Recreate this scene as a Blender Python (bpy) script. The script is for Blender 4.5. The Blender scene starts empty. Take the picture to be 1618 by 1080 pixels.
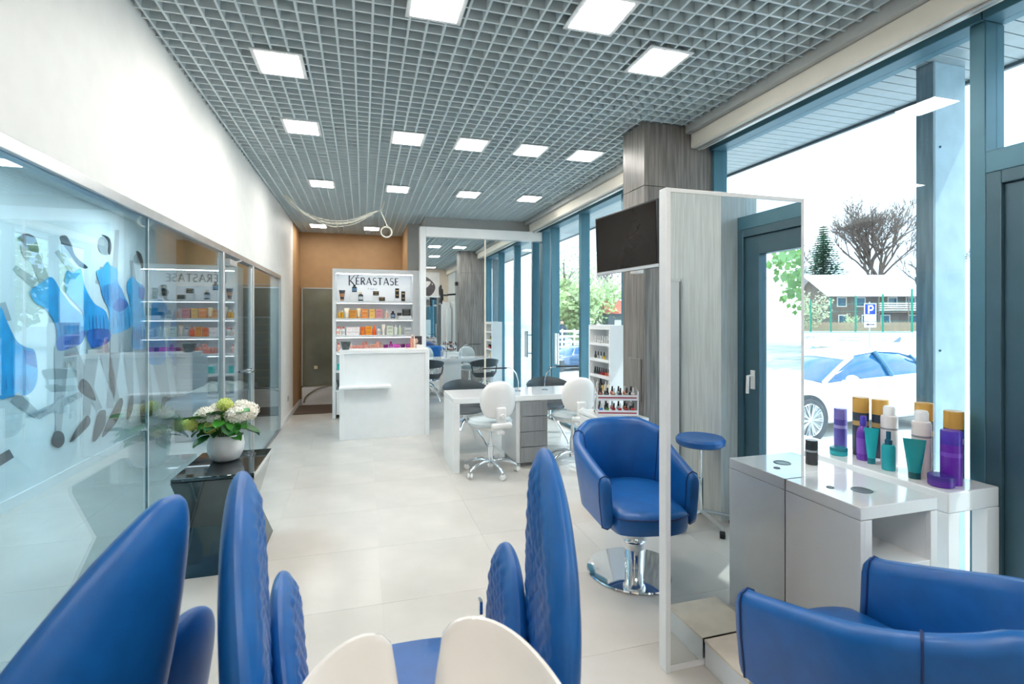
import bpy, math, random
from mathutils import Vector, Matrix
random.seed(7)
PI = math.pi
C = bpy.context.scene.collection
# ------------------------------------------------------------------ camera, sky, sun, exposure
sc = bpy.context.scene
CAM_H = 1.55
cam = bpy.data.cameras.new('camera'); cam.sensor_width = 36; cam.lens = 800/1618*36
cam.shift_y = -38/1618; cam.clip_start = .02; cam.clip_end = 500
camo = bpy.data.objects.new('camera', cam); C.objects.link(camo)
YAW = math.atan(235/800); CO, SI = math.cos(YAW), math.sin(YAW)
camo.location = (0, 0, CAM_H); camo.rotation_euler = (PI/2, 0, -YAW); sc.camera = camo
cam.dof.use_dof = True; cam.dof.focus_distance = 4.0; cam.dof.aperture_fstop = 4.0
w = bpy.data.worlds.new('sky'); sc.world = w; w.use_nodes = True
n = w.node_tree.nodes; l = w.node_tree.links
bg = n['Background']; tc = n.new('ShaderNodeTexCoord'); mp = n.new('ShaderNodeMapping'); nz = n.new('ShaderNodeTexNoise'); rp = n.new('ShaderNodeValToRGB')
mp.inputs['Scale'].default_value = (2, 2, 5); nz.inputs['Scale'].default_value = 1.6; nz.inputs['Detail'].default_value = 7
rp.color_ramp.elements[0].position = .36; rp.color_ramp.elements[0].color = (.50, .74, 1, 1)
rp.color_ramp.elements[1].position = .60; rp.color_ramp.elements[1].color = (.95, .98, 1, 1)
l.new(tc.outputs['Generated'], mp.inputs['Vector']); l.new(mp.outputs['Vector'], nz.inputs['Vector'])
l.new(nz.outputs['Fac'], rp.inputs['Fac']); l.new(rp.outputs['Color'], bg.inputs['Color'])
bg.inputs['Strength'].default_value = 2.3
sun = bpy.data.lights.new('sun', 'SUN'); sun.energy = 2.6; sun.angle = .009; sun.color = (1, .96, .9)
suno = bpy.data.objects.new('sun', sun); C.objects.link(suno)
suno.rotation_euler = Vector((1, -.6, 1.7)).to_track_quat('Z', 'Y').to_euler()
LAMP = 34.0          # strength of the ceiling panels
sc.view_settings.view_transform = 'Standard'; sc.view_settings.look = 'None'
sc.view_settings.exposure = 0.5; sc.view_settings.gamma = 1; sc.view_settings.use_curve_mapping = False
sc.cycles.max_bounces = 10; sc.cycles.diffuse_bounces = 5; sc.cycles.glossy_bounces = 6; sc.cycles.transparent_max_bounces = 16
sc.cycles.caustics_reflective = False; sc.cycles.caustics_refractive = False
sc.cycles.sample_clamp_indirect = 6
sc.cycles.use_denoising = True

# ------------------------------------------------------------------ helpers
def lin(h):
    h = h.lstrip('#'); r = []
    for i in (0, 2, 4):
        v = int(h[i:i+2], 16)/255; r.append(v/12.92 if v <= .04045 else ((v+.055)/1.055)**2.4)
    return (*r, 1)
MATS = {}
def mat(name, col, rough=.4, metal=0, spec=.5, var=.06, scale=8, bump=0, coat=0, emit=0, trans=0, alpha=1, stretch=None):
    if name in MATS: return MATS[name]
    m = bpy.data.materials.new(name); m.use_nodes = True; N = m.node_tree.nodes; L = m.node_tree.links
    p = N['Principled BSDF']; c = lin(col) if isinstance(col, str) else (*col, 1)
    t = N.new('ShaderNodeTexCoord'); z = N.new('ShaderNodeTexNoise'); z.inputs['Scale'].default_value = scale; z.inputs['Detail'].default_value = 5
    if stretch:
        q = N.new('ShaderNodeMapping'); q.inputs['Scale'].default_value = stretch; L.new(t.outputs['Object'], q.inputs['Vector']); L.new(q.outputs['Vector'], z.inputs['Vector'])
    else: L.new(t.outputs['Object'], z.inputs['Vector'])
    r = N.new('ShaderNodeValToRGB')
    r.color_ramp.elements[0].color = tuple(max(0, x*(1-var)) for x in c[:3])+(1,)
    r.color_ramp.elements[1].color = tuple(min(1, x*(1+var)) for x in c[:3])+(1,)
    r.color_ramp.elements[0].position = .35; r.color_ramp.elements[1].position = .65
    L.new(z.outputs['Fac'], r.inputs['Fac']); L.new(r.outputs['Color'], p.inputs['Base Color'])
    p.inputs['Roughness'].default_value = rough; p.inputs['Metallic'].default_value = metal
    p.inputs['Specular IOR Level'].default_value = spec; p.inputs['Coat Weight'].default_value = coat; p.inputs['Coat Roughness'].default_value = .06
    p.inputs['Transmission Weight'].default_value = trans; p.inputs['Alpha'].default_value = alpha
    if emit: p.inputs['Emission Color'].default_value = c; p.inputs['Emission Strength'].default_value = emit
    if bump:
        b = N.new('ShaderNodeBump'); b.inputs['Strength'].default_value = bump; b.inputs['Distance'].default_value = .002
        z2 = N.new('ShaderNodeTexNoise'); z2.inputs['Scale'].default_value = scale*30; L.new(t.outputs['Object'], z2.inputs['Vector'])
        L.new(z2.outputs['Fac'], b.inputs['Height']); L.new(b.outputs['Normal'], p.inputs['Normal'])
    MATS[name] = m; return m
def glass(name, tint, refl=.10, edge=.9):
    if name in MATS: return MATS[name]
    m = bpy.data.materials.new(name); m.use_nodes = True; N = m.node_tree.nodes; L = m.node_tree.links
    N.remove(N['Principled BSDF']); o = N['Material Output']
    a = N.new('ShaderNodeBsdfTransparent'); a.inputs['Color'].default_value = lin(tint)
    g = N.new('ShaderNodeBsdfGlossy'); g.inputs['Roughness'].default_value = 0; g.inputs['Color'].default_value = (.95, .98, 1, 1)
    f = N.new('ShaderNodeLayerWeight'); f.inputs['Blend'].default_value = .5; pw = N.new('ShaderNodeMath'); pw.operation = 'POWER'; pw.inputs[1].default_value = 4
    mr = N.new('ShaderNodeMapRange')
    mr.inputs['To Min'].default_value = refl; mr.inputs['To Max'].default_value = edge
    x = N.new('ShaderNodeMixShader'); L.new(f.outputs['Facing'], pw.inputs[0]); L.new(pw.outputs[0], mr.inputs['Value']); L.new(mr.outputs['Result'], x.inputs['Fac'])
    L.new(a.outputs['BSDF'], x.inputs[1]); L.new(g.outputs['BSDF'], x.inputs[2]); L.new(x.outputs['Shader'], o.inputs['Surface'])
    MATS[name] = m; return m

class MB:
    def __init__(s): s.v = []; s.f = []; s.mi = []; s.cur = 0
    def add(s, vs, fs, M=None):
        b = len(s.v)
        s.v += [tuple(M @ Vector(p)) for p in vs] if M is not None else [tuple(p) for p in vs]
        for f in fs: s.f.append([i+b for i in f]); s.mi.append(s.cur)
        return s
    def box(s, x0, x1, y0, y1, z0, z1, M=None):
        v = [(x, y, z) for z in (z0, z1) for y in (y0, y1) for x in (x0, x1)]
        return s.add(v, [(0, 2, 3, 1), (4, 5, 7, 6), (0, 1, 5, 4), (2, 6, 7, 3), (0, 4, 6, 2), (1, 3, 7, 5)], M)
    def lathe(s, prof, c=(0, 0, 0), seg=24, M=None, sx=1, sy=1):
        v = []; f = []; k = len(prof)
        for i in range(seg):
            a = 2*PI*i/seg
            for r, z in prof: v.append((c[0]+r*math.cos(a)*sx, c[1]+r*math.sin(a)*sy, c[2]+z))
        for i in range(seg):
            j = (i+1) % seg
            for q in range(k-1): f.append((i*k+q, j*k+q, j*k+q+1, i*k+q+1))
        if prof[0][0] > 1e-5: f.append([i*k for i in reversed(range(seg))])
        if prof[-1][0] > 1e-5: f.append([i*k+k-1 for i in range(seg)])
        return s.add(v, f, M)
    def cyl(s, r, z0, z1, c=(0, 0), seg=24, r2=None, M=None):
        return s.lathe([(r, z0), (r if r2 is None else r2, z1)], (c[0], c[1], 0), seg, M)
    def tube(s, pts, r, seg=8, closed=False, M=None):
        P = [Vector(p) for p in pts]; k = len(P); v = []; f = []; up = None
        R = r if isinstance(r, (list, tuple)) else [r]*k
        for i in range(k):
            if closed: t = P[(i+1) % k]-P[i-1]
            else: t = P[min(i+1, k-1)]-P[max(i-1, 0)]
            t.normalize()
            if up is None: up = Vector((0, 0, 1)) if abs(t.z) < .9 else Vector((1, 0, 0))
            a = t.cross(up).normalized(); b = a.cross(t).normalized(); up = b
            for q in range(seg):
                g = 2*PI*q/seg; v.append(P[i]+(a*math.cos(g)+b*math.sin(g))*R[i])
        for i in range(k if closed else k-1):
            j = (i+1) % k
            for q in range(seg):
                h = (q+1) % seg; f.append((i*seg+q, i*seg+h, j*seg+h, j*seg+q))
        if not closed: f.append(list(reversed(range(seg)))); f.append([(k-1)*seg+q for q in range(seg)])
        return s.add(v, f, M)
    def prism(s, poly, z0, z1, M=None):
        k = len(poly); v = [(x, y, z0) for x, y in poly]+[(x, y, z1) for x, y in poly]
        return s.add(v, [list(reversed(range(k))), list(range(k, 2*k))]+[(i, (i+1) % k, k+(i+1) % k, k+i) for i in range(k)], M)
    def loft(s, rings, cap=True, closed=True, M=None):
        k = len(rings[0]); v = [p for r in rings for p in r]; f = []
        for i in range(len(rings)-1):
            for q in range(k if closed else k-1):
                h = (q+1) % k; f.append((i*k+q, i*k+h, (i+1)*k+h, (i+1)*k+q))
        if cap: f.append(list(reversed(range(k)))); f.append([(len(rings)-1)*k+q for q in range(k)])
        return s.add(v, f, M)
    def ball(s, r, c=(0, 0, 0), seg=16, sx=1, sy=1, sz=1, M=None):
        h = seg//2
        return s.lathe([(r*math.sin(PI*i/h), -r*sz*math.cos(PI*i/h)) for i in range(h+1)], c, seg, M, sx, sy)
def O(name, mb, m, parent=None, loc=(0, 0, 0), rot=0, bev=0, sub=0, kind=None, ang=38, seg=2):
    me = bpy.data.meshes.new(name); me.from_pydata(mb.v, [], mb.f)
    for x in (m if isinstance(m, (list, tuple)) else [m]): me.materials.append(x)
    me.polygons.foreach_set('material_index', mb.mi)
    me.validate(); me.shade_smooth()
    if not sub: me.set_sharp_from_angle(angle=math.radians(ang))
    o = bpy.data.objects.new(name, me); C.objects.link(o); o.location = loc
    o.rotation_euler = rot if isinstance(rot, (tuple, list)) else (0, 0, rot)
    if parent: o.parent = parent
    if bev:
        b = o.modifiers.new('bevel', 'BEVEL'); b.width = bev; b.segments = seg; b.limit_method = 'ANGLE'; b.angle_limit = .6; b.harden_normals = False
    if sub: q = o.modifiers.new('sub', 'SUBSURF'); q.levels = q.render_levels = sub
    if kind: o['kind'] = kind
    return o
def T(name, label, cat, loc=(0, 0, 0), rot=0, group=None):
    o = bpy.data.objects.new(name, None); C.objects.link(o); o.location = loc; o.rotation_euler = (0, 0, rot); o.empty_display_size = .1
    o['label'] = label; o['category'] = cat
    if group: o['group'] = group
    return o
def tag(o, label, cat, group=None):
    o['label'] = label; o['category'] = cat
    if group: o['group'] = group
    return o
def S(name, mb, m, parent=None, **k):
    return O(name, mb, m, parent, kind=None if parent else 'structure', **k)
def dup(root, loc, rot=None, label=None):
    r = root.copy(); C.objects.link(r); r.location = loc
    if rot is not None: r.rotation_euler = (0, 0, rot)
    if label: r['label'] = label
    for ch in list(root.children):
        c = ch.copy(); C.objects.link(c); c.parent = r
        for g in list(ch.children): d = g.copy(); C.objects.link(d); d.parent = c
    return r
def inst(o, loc, parent=None, rot=None):
    c = o.copy(); C.objects.link(c); c.location = loc
    if rot is not None: c.rotation_euler = rot
    if parent: c.parent = parent
    return c
def bx(*a): return MB().box(*a)
def ray(px, py):                       # direction seen at a place of the photograph (used to measure where things stand)
    a, b = (px-809)/800, (502-py)/800
    return Vector((a*CO+SI, -a*SI+CO, b))
def onx(px, py, X): d = ray(px, py); k = X/d.x; return Vector((X, d.y*k, CAM_H+d.z*k))
def ony(px, py, Y): d = ray(px, py); k = Y/d.y; return Vector((d.x*k, Y, CAM_H+d.z*k))
def onz(px, py, Z): d = ray(px, py); k = (Z-CAM_H)/d.z; return Vector((d.x*k, d.y*k, Z))
def ond(px, py, dd): d = ray(px, py); return Vector((d.x*dd, d.y*dd, CAM_H+d.z*dd))
def spline(pts, nn, closed=True):
    k = len(pts); out = []; P = [Vector(p) for p in pts]
    tot = k if closed else k-1
    for i in range(nn):
        u = i/nn*tot if closed else i/(nn-1)*tot*.999999
        a = int(u); t = u-a
        g = (lambda j: P[j % k]) if closed else (lambda j: P[max(0, min(k-1, j))])
        p0, p1, p2, p3 = g(a-1), g(a), g(a+1), g(a+2)
        out.append(.5*((2*p1)+(p2-p0)*t+(2*p0-5*p1+4*p2-p3)*t*t+(3*p1-p0-3*p2+p3)*t**3))
    return out
def text_mb(body, size, M, thick=.0005, align='CENTER'):
    cu = bpy.data.curves.new('t', 'FONT'); cu.body = body; cu.size = size; cu.align_x = align; cu.extrude = thick; cu.resolution_u = 2
    o = bpy.data.objects.new('t', cu); C.objects.link(o); dg = bpy.context.evaluated_depsgraph_get()
    me = o.evaluated_get(dg).to_mesh(); mb = MB(); mb.add([v.co for v in me.vertices], [list(p.vertices) for p in me.polygons], M)
    o.evaluated_get(dg).to_mesh_clear(); bpy.data.objects.remove(o); bpy.data.curves.remove(cu); return mb
def wall_text(x, y, z, ang=0): return Matrix.Translation((x, y, z)) @ Matrix.Rotation(ang, 4, 'Z') @ Matrix.Rotation(PI/2, 4, 'X')

# ------------------------------------------------------------------ materials
white = mat('white_paint', '#ecebe8', .55, var=.02)
brown = mat('brown_paint_warm_light', '#a8865f', .6, var=.04)
taupe = mat('taupe_paint', '#c4b7a8', .6, var=.04)
gloss_white = mat('gloss_white_lacquer', '#eff1f2', .12, var=.01, coat=.5)
satin_white = mat('satin_white_laminate', '#eceeef', .3, var=.015)
tile_m = mat('pale_floor_tile', '#cbc6bf', .24, var=.05, scale=2.5, spec=.5)
grout = mat('grout', '#c0bcb5', .8)
slat_m = mat('grey_ceiling_slat', '#d2dde0', .45, var=.03)
void_m = mat('ceiling_void', '#8e9698', .9, var=.25, scale=3)
sheenwood = mat('grey_wood_sky_sheen', '#c3cacb', .35, var=.12, scale=6, stretch=(9, 9, .5))  # grey wood with window light and sky sheen put into the colour
wood = mat('grey_wood', '#7a7571', .35, var=.32, scale=6, stretch=(9, 9, .5))
steelblue = mat('teal_grey_frame', '#4f7a8b', .38, metal=.3, var=.04)
darkframe = mat('dark_door_frame', '#436270', .35, metal=.2, var=.04)
alu = mat('brushed_aluminium', '#c3c6c8', .3, metal=.8, var=.04)
chrome = mat('chrome', '#e6e8ea', .06, metal=1, var=.01)
mirror = mat('mirror_silver', '#eef4f5', 0, metal=1, var=0)
leather = mat('blue_leather', '#155ea6', .34, var=.08, scale=14, bump=.12)
leather_d = mat('blue_leather_seam', '#0a2f66', .5)
ceramic = mat('white_ceramic', '#f1efec', .08, var=.01, coat=.6)
blackgloss = mat('black_mirror_glass', '#5a6467', .02, metal=1, var=.05)
black = mat('black_plastic', '#16181b', .35)
charcoal = mat('charcoal_shell', '#39434a', .4)
padgrey = mat('pale_grey_vinyl', '#c9d4d8', .35)
wplastic = mat('white_plastic', '#f0efee', .28, var=.01)
greydrawer = mat('grey_drawer_gloss', '#85888b', .12, var=.12, scale=5, stretch=(8, 8, .6), coat=.5)
winglass = glass('window_glass', '#f2fafc', .035, .9)
partglass = glass('partition_glass', '#def0f6', .075, .85)
lampm = mat('lamp_diffuser', '#fffaf2', .5, var=0, emit=LAMP)
# ------------------------------------------------------------------ the room
XL, XR, YB, YF, ZC = -1.105, 2.85, 9.9, -.7, 3.11
fl = S('floor', bx(-2.75, 2.95, YF, YB, -.05, -.0015), grout)
tl = None; TS = .75
for j in range(15):
    for i in range(8):
        x = -2.75+i*.7125; y = YF+j*.7067
        if tl is None: tl = S('tile', bx(.0009, .7116, .0009, .7058, -.01, 0), tile_m, fl, loc=(x, y, 0))
        else: inst(tl, (x, y, 0), fl)
ce = S('ceiling', bx(-2.75, 2.95, YF, YB, 3.42, 3.5), void_m)
CELL = .0935
proto = None
x = XL+.03
while x < 2.5:
    if proto is None: proto = S('slat', bx(-.006, .006, YF, YB, ZC, ZC+.05), slat_m, ce, loc=(x, 0, 0))
    else: inst(proto, (x, 0, 0), ce)
    x += CELL
proto = None; y = YF+.03
while y < YB:
    if proto is None: proto = S('slat', bx(XL, 2.52, -.006, .006, ZC+.001, ZC+.051), slat_m, ce, loc=(0, y, 0))
    else: inst(proto, (0, y, 0), ce)
    y += CELL
duct = mat('duct_foil', '#b8bcbc', .5, var=.3, scale=20)
for (a, b, r) in (((-.9, 2.0, 3.25), (2.3, 2.4, 3.25), .06), ((.2, 2.6, 3.24), (2.4, 3.1, 3.24), .05), ((-.2, -.4, 3.37), (.1, 9.5, 3.37), .045), ((1.6, 0, 3.38), (1.5, 7.7, 3.38), .05)):
    tag(O('air_duct', MB().tube([a, b], r, 10), duct), {.06: 'widest foil air duct crossing above the grid ceiling near the front', .05: 'slim foil air duct above the grid ceiling' + (' running towards the windows' if a[1] > 2 else ', along the window side'), .045: 'foil air duct above the grid along the middle of the room'}[r], 'duct')
# left wall with the glazed partition below it
S('wall_left', bx(XL-.12, XL, YF, 8.95, 2.125, 3.42).box(XL-.12, XL, 7.62, 8.95, 0, 2.125), white)
S('wall_left_rear', bx(XL-.12, XL, 8.95, YB, 0, 3.42), brown)  # warm light at the far end of the left wall, put into its colour
S('wall_left_return', bx(-1.95, XL, 1.80, 1.92, 0, 2.125).box(-1.95, -1.85, YF, 1.80, 0, 2.125), white)
S('ceiling_niche', bx(-1.95, XL-.12, YF, 1.92, 2.125, 2.2), white)
S('wall_back', bx(-2.75, 2.95, YB, YB+.1, 0, 3.42), brown)
S('wall_partition', bx(.715, .93, 8.58, YB, 0, 3.42).box(.93, XR, 7.86, YB, 0, 3.42), mat('grey_paint', '#b4b6b5', .5, var=.03))
S('wall_partition_side', bx(.709, .7149, 8.6, YB, 0, 3.42), brown)
S('wall_front', bx(-2.75, 2.95, YF-.1, YF, 0, 3.42), taupe)
S('baseboard_left', bx(XL, XL+.012, 7.62, YB, 0, .08), satin_white, bev=.003)
S('baseboard_back', bx(XL, .71, YB-.012, YB, 0, .08), satin_white, bev=.003)
S('trim_1', bx(XL-.06, XL+.015, 1.92, 7.62, 2.085, 2.135), alu, bev=.003)
wn = S('window_1', bx(XL-.03, XL+.01, 1.92, 7.62, 0, .02).box(XL-.03, XL+.012, 7.575, 7.62, .02, 2.085), alu)
S('post', bx(XL-.025, XL+.02, 4.60, 4.645, .02, 2.085), alu, wn, bev=.004)
S('post', bx(XL-.025, XL+.02, 5.76, 5.805, .02, 2.085), alu, wn, bev=.004)
for a, b in ((1.92, 3.146), (3.152, 4.60), (5.81, 7.57)):
    S('pane', bx(XL-.01, XL, a, b, .02, 2.085), partglass, wn)
S('joint', bx(XL-.012, XL+.002, 3.146, 3.152, .02, 2.085), mat('silicone_joint', '#d9eef2', .3), wn)
d1 = S('door_1', bx(XL-.01, XL, 4.65, 5.70, .015, 2.06), partglass)
S('door_rail', bx(XL-.02, XL+.01, 5.70, 5.755, .015, 2.06), alu, d1, bev=.003)
S('lever', MB().tube([(XL+.01, 5.65, 1.02), (XL+.055, 5.65, 1.02), (XL+.06, 5.52, 1.02)], .011, 10).cyl(.026, 0, .02, M=Matrix.Translation((XL, 5.65, 1.02)) @ Matrix.Rotation(PI/2, 4, 'Y')), chrome, d1)
S('door_closer', bx(XL+.002, XL+.05, 4.68, 4.92, 1.99, 2.04).tube([(XL+.03, 4.9, 2.03), (XL+.03, 5.15, 2.07)], .008), alu, d1, bev=.004)
so = O('wall_socket', bx(XL, XL+.008, 8.33, 8.41, .28, .36).box(XL+.008, XL+.012, 8.345, 8.395, .295, .345), mat('socket_grey', '#a5a6a8', .4))
tag(so, 'small grey wall socket low on white wall beyond glass door', 'socket')
# side room behind the glass
S('wall_side_room', bx(-2.85, -2.75, YF, YB, 0, 3.42), mat('side_white', '#e3eaec', .5, var=.02))
S('baseboard_side_room', bx(-2.75, -2.735, 1.92, 8.88, 0, .09), satin_white)
S('ceiling_side_room', bx(-2.75, XL-.12, 1.92, 8.9, 2.75, 2.8), mat('side_ceiling', '#cfd6d8', .6))
ws = S('wall_side_room_end', bx(-2.75, XL-.12, 8.9, 9.0, 0, 3.1), brown)
pk = mat('dark_boarding', '#4a5052', .35, var=.12, scale=5, stretch=(.6, 4, 12))
pr = None
for k in range(17):
    if pr is None: pr = S('plank', bx(-2.74, XL-.13, 8.878, 8.9, .004, .116), pk, ws, loc=(0, 0, 0))
    else: inst(pr, (0, 0, k*.12), ws)
tv = T('wall_screen', 'framed dark screen hung on side room wall behind door glass', 'screen', (-1.62, 8.87, 1.82))
O('frame', bx(-.30, .30, -.03, 0, -.27, .27), mat('screen_frame', '#8d949a', .4), tv, bev=.004)
O('screen', bx(-.28, .28, -.033, -.03, -.25, .25), black, tv)
bd = T('treatment_bed', 'treatment bed with rumpled cream towel, seen through the door glass', 'bed', (-1.95, 7.95, 0))
O('base', bx(-.3, .3, -.75, .75, 0, .42), charcoal, bd, bev=.02)
O('mattress', bx(-.36, .36, -.9, .9, .42, .54), mat('bed_vinyl', '#77808a', .4), bd, bev=.04, seg=3)
mb = MB(); vs = []; fs = []
for i in range(15):
    for j in range(15):
        u, v = i/14, j/14; e = min(u, 1-u, v, 1-v)
        vs.append((-.3+.6*u, -.2+.75*v, .545+.11*min(1, e*5)*(.6+.4*math.sin(u*9+v*4)*math.cos(v*11))))
for i in range(14):
    for j in range(14): fs.append((i*15+j, (i+1)*15+j, (i+1)*15+j+1, i*15+j+1))
O('towel', mb.add(vs, fs), mat('cream_towel', '#cfc4b6', .9, bump=.4), bd, sub=1)
for k, (yy, tx) in enumerate(((4.2, 'nearer'), (6.6, 'farther'))):  # added panels, out of view, to brighten the mural room
    q = T('ceiling_light', 'added square panel light on side room ceiling behind the glass, '+tx+' one', 'light', (-1.95, yy, 2.75))
    O('frame', bx(-.3, .3, -.3, .3, -.012, 0), satin_white, q); O('diffuser', bx(-.28, .28, -.28, .28, -.016, -.012), mat('side_fill_lamp', '#ffffff', .5, var=0, emit=30), q)
# printed mural of dancers on the side room wall
mu = T('wall_mural', 'large printed mural of leaping dancers in blue dresses on white wall', 'mural', (-2.75, 5, 0))
mm = [mat('mural_blue', '#1a9cdc', .5, var=.25, scale=3), mat('mural_deep_blue', '#0a5fb8', .5, var=.2), mat('mural_skin', '#a9b0b4', .5, var=.12, scale=2), mat('mural_dark', '#2b3238', .5, var=.2), mat('mural_line', '#4d5a63', .5), mat('mural_pale_blue', '#3fb0e6', .5, var=.15)]
def W(p, lay): q = onx(p[0]/2.7, 300+p[1]/2.7, -2.748+lay*.0009); return (q.x+2.75, q.y-5, q.z)
def strip(a, b, wa, wb):
    dx, dy = b[0]-a[0], b[1]-a[1]; L = math.hypot(dx, dy); nx, ny = -dy/L, dx/L
    return [(a[0]+nx*wa, a[1]+ny*wa), (b[0]+nx*wb, b[1]+ny*wb), (b[0]-nx*wb, b[1]-ny*wb), (a[0]-nx*wa, a[1]-ny*wa)]
DN = [
 [(2, strip((30, 560), (10, 480), 20, 14)), (0, [(0, 500), (30, 560), (70, 640), (110, 670), (150, 690), (160, 800), (130, 865), (60, 880), (-30, 870), (-40, 600)]), (1, [(100, 680), (150, 690), (158, 760), (110, 740)]), (2, strip((60, 880), (160, 960), 26, 16)), (2, strip((160, 960), (345, 870), 18, 12)), (3, [(335, 845), (350, 805), (385, 830), (410, 895), (375, 885)]), (3, [(-40, 1150), (40, 1105), (60, 1140), (-20, 1190)])],
 [(2, strip((150, 400), (60, 330), 22, 12)), (2, strip((190, 390), (130, 230), 24, 20)), (2, [(88, 235), (120, 205), (160, 235), (160, 290), (120, 300), (95, 275)]), (3, [(75, 205), (110, 185), (150, 203), (166, 255), (160, 268), (120, 255), (95, 222)]), (2, strip((290, 660), (425, 935), 30, 14)), (2, strip((265, 670), (250, 1030), 32, 12)), (0, [(130, 432), (180, 392), (222, 372), (262, 432), (305, 490), (352, 535), (362, 600), (310, 640), (248, 640), (240, 580), (200, 512), (150, 478)]), (1, [(248, 630), (310, 615), (362, 600), (350, 650), (315, 668), (250, 685)]), (3, [(220, 1080), (235, 1030), (268, 1035), (275, 1075), (250, 1100)]), (3, [(396, 1060), (415, 960), (440, 938), (452, 950), (445, 1010), (410, 1068)])],
 [(2, strip((320, 350), (240, 260), 16, 10)), (2, [(262, 235), (285, 205), (310, 240), (305, 290), (270, 285)]), (3, [(255, 205), (282, 194), (302, 230), (326, 285), (375, 330), (340, 326), (290, 262)]), (2, strip((400, 640), (370, 960), 30, 14)), (2, strip((430, 640), (500, 900), 28, 12)), (0, [(285, 345), (312, 352), (345, 335), (362, 410), (402, 482), (452, 520), (465, 605), (400, 625), (370, 612), (352, 520), (290, 450), (278, 400)]), (1, [(372, 600), (465, 595), (466, 645), (410, 672), (385, 665)]), (3, [(298, 1072), (330, 1010), (372, 962), (386, 982), (375, 1010), (320, 1062)]), (3, [(436, 1046), (470, 960), (510, 890), (525, 905), (500, 985), (450, 1045)])],
 [(2, strip((440, 330), (415, 400), 14, 10)), (2, strip((490, 350), (500, 170), 12, 9)), (2, [(420, 210), (450, 192), (468, 225), (462, 275), (430, 268), (418, 240)]), (3, [(432, 190), (462, 200), (477, 235), (470, 275), (460, 262), (462, 225), (446, 200)]), (2, strip((500, 590), (470, 930), 28, 12)), (2, strip((540, 580), (560, 880), 26, 10)), (5, [(412, 350), (435, 335), (458, 306), (470, 320), (502, 342), (505, 395), (548, 485), (568, 545), (575, 565), (540, 595), (470, 612), (466, 520), (432, 420)]), (0, [(432, 420), (470, 400), (505, 400), (530, 460), (480, 500), (452, 480)]), (1, [(480, 500), (500, 470), (520, 460), (548, 490), (510, 520)]), (3, [(540, 970), (548, 900), (560, 875), (570, 885), (565, 940), (548, 976)])],
 [(2, strip((570, 380), (560, 300), 10, 8)), (2, [(570, 285), (590, 268), (602, 295), (598, 320), (575, 312)]), (3, [(580, 262), (600, 270), (612, 310), (606, 345), (598, 310)]), (2, strip((590, 640), (615, 930), 22, 10)), (2, strip((610, 640), (645, 900), 20, 8)), (5, [(540, 405), (565, 370), (590, 395), (618, 420), (612, 500), (630, 600), (628, 665), (565, 672), (566, 560), (552, 470)]), (1, [(592, 410), (618, 420), (612, 470), (592, 460)]), (0, [(566, 600), (628, 590), (628, 665), (565, 672)]), (3, [(600, 985), (600, 905), (622, 905), (630, 985), (615, 995)]), (3, [(638, 960), (640, 900), (652, 905), (650, 960)])],
 [(2, [(672, 420), (690, 405), (702, 430), (692, 460), (675, 450)]), (3, [(690, 420), (720, 430), (712, 460), (722, 470), (700, 465)]), (2, strip((665, 720), (700, 900), 18, 9)), (2, strip((690, 720), (720, 890), 16, 8)), (0, [(648, 490), (668, 470), (690, 468), (715, 510), (700, 560), (706, 660), (700, 735), (640, 742), (628, 690), (642, 590)]), (1, [(630, 672), (704, 668), (700, 705), (632, 712)]), (3, [(688, 945), (692, 890), (712, 880), (726, 910), (715, 940), (700, 950)])],
 [(2, [(758, 440), (772, 430), (785, 450), (778, 475), (762, 470)]), (3, [(775, 430), (795, 445), (790, 500), (780, 480)]), (2, strip((745, 730), (768, 880), 16, 8)), (2, strip((765, 730), (782, 870), 14, 7)), (0, [(735, 545), (750, 505), (768, 515), (765, 590), (775, 660), (785, 735), (715, 702), (722, 610)]), (1, [(735, 705), (770, 700), (772, 745), (742, 750)]), (3, [(755, 925), (758, 870), (775, 845), (790, 860), (785, 905), (770, 925)])],
]
for D in DN:
    b = MB()
    for li, (ci, poly) in enumerate(D):
        b.cur = ci
        if len(poly) > 4: poly = [(p.x, p.y) for p in spline([(x_, y_, 0) for x_, y_ in poly], len(poly)*4)]
        k = len(poly); b.add([W(p, li+1) for p in poly], [list(range(k))])
    for (ci, poly) in D:          # thin drawn pleat lines over each skirt
        if ci in (0, 5):
            b.cur = 1; ys = [p[1] for p in poly]; y1 = max(ys); lo = [p for p in poly if p[1] > y1-90]; xs = [p[0] for p in lo]
            if len(xs) > 1:
                for k in range(5):
                    xx = min(xs)+(max(xs)-min(xs))*(.15+.16*k); b.add([W(p, 11) for p in strip((xx-4, y1-90), (xx, y1-30), .8, 1.6)], [(0, 1, 2, 3)])
    O('dancer_print', b, mm, mu)

# ------------------------------------------------------------------ window side
S('trim_2', bx(2.52, XR+.05, YF, YB, 3.05, 3.42), mat('soffit_grey', '#b9bcba', .5))
for a, b, t in ((YF, 3.55, 'nearer cream roller blind case above the large front window'), (3.92, 7.74, 'farther cream roller blind case above the narrow windows')):
    r = T('roller_blind', t, 'blind', (2.62, a, 2.93))
    O('case', bx(-.06, .06, 0, b-a, 0, .118), mat('cream_case', '#e6dfd2', .4, var=.02), r, bev=.008)
    O('bottom_bar', bx(-.012, .012, .02, b-a-.02, -.016, 0), alu, r, bev=.003)
XW = 2.80
def mull(y0, y1, p, z0=0, z1=2.95): return S('mullion', bx(XW-.03, XW+.10, y0, y1, z0, z1), steelblue, p, bev=.004)
w2 = S('window_2', bx(XW-.05, XW+.1, 1.64, 3.56, 2.93, 3.05).box(XW-.02, XW+.1, 1.70, 3.56, 0, .06), steelblue, bev=.003)
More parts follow.
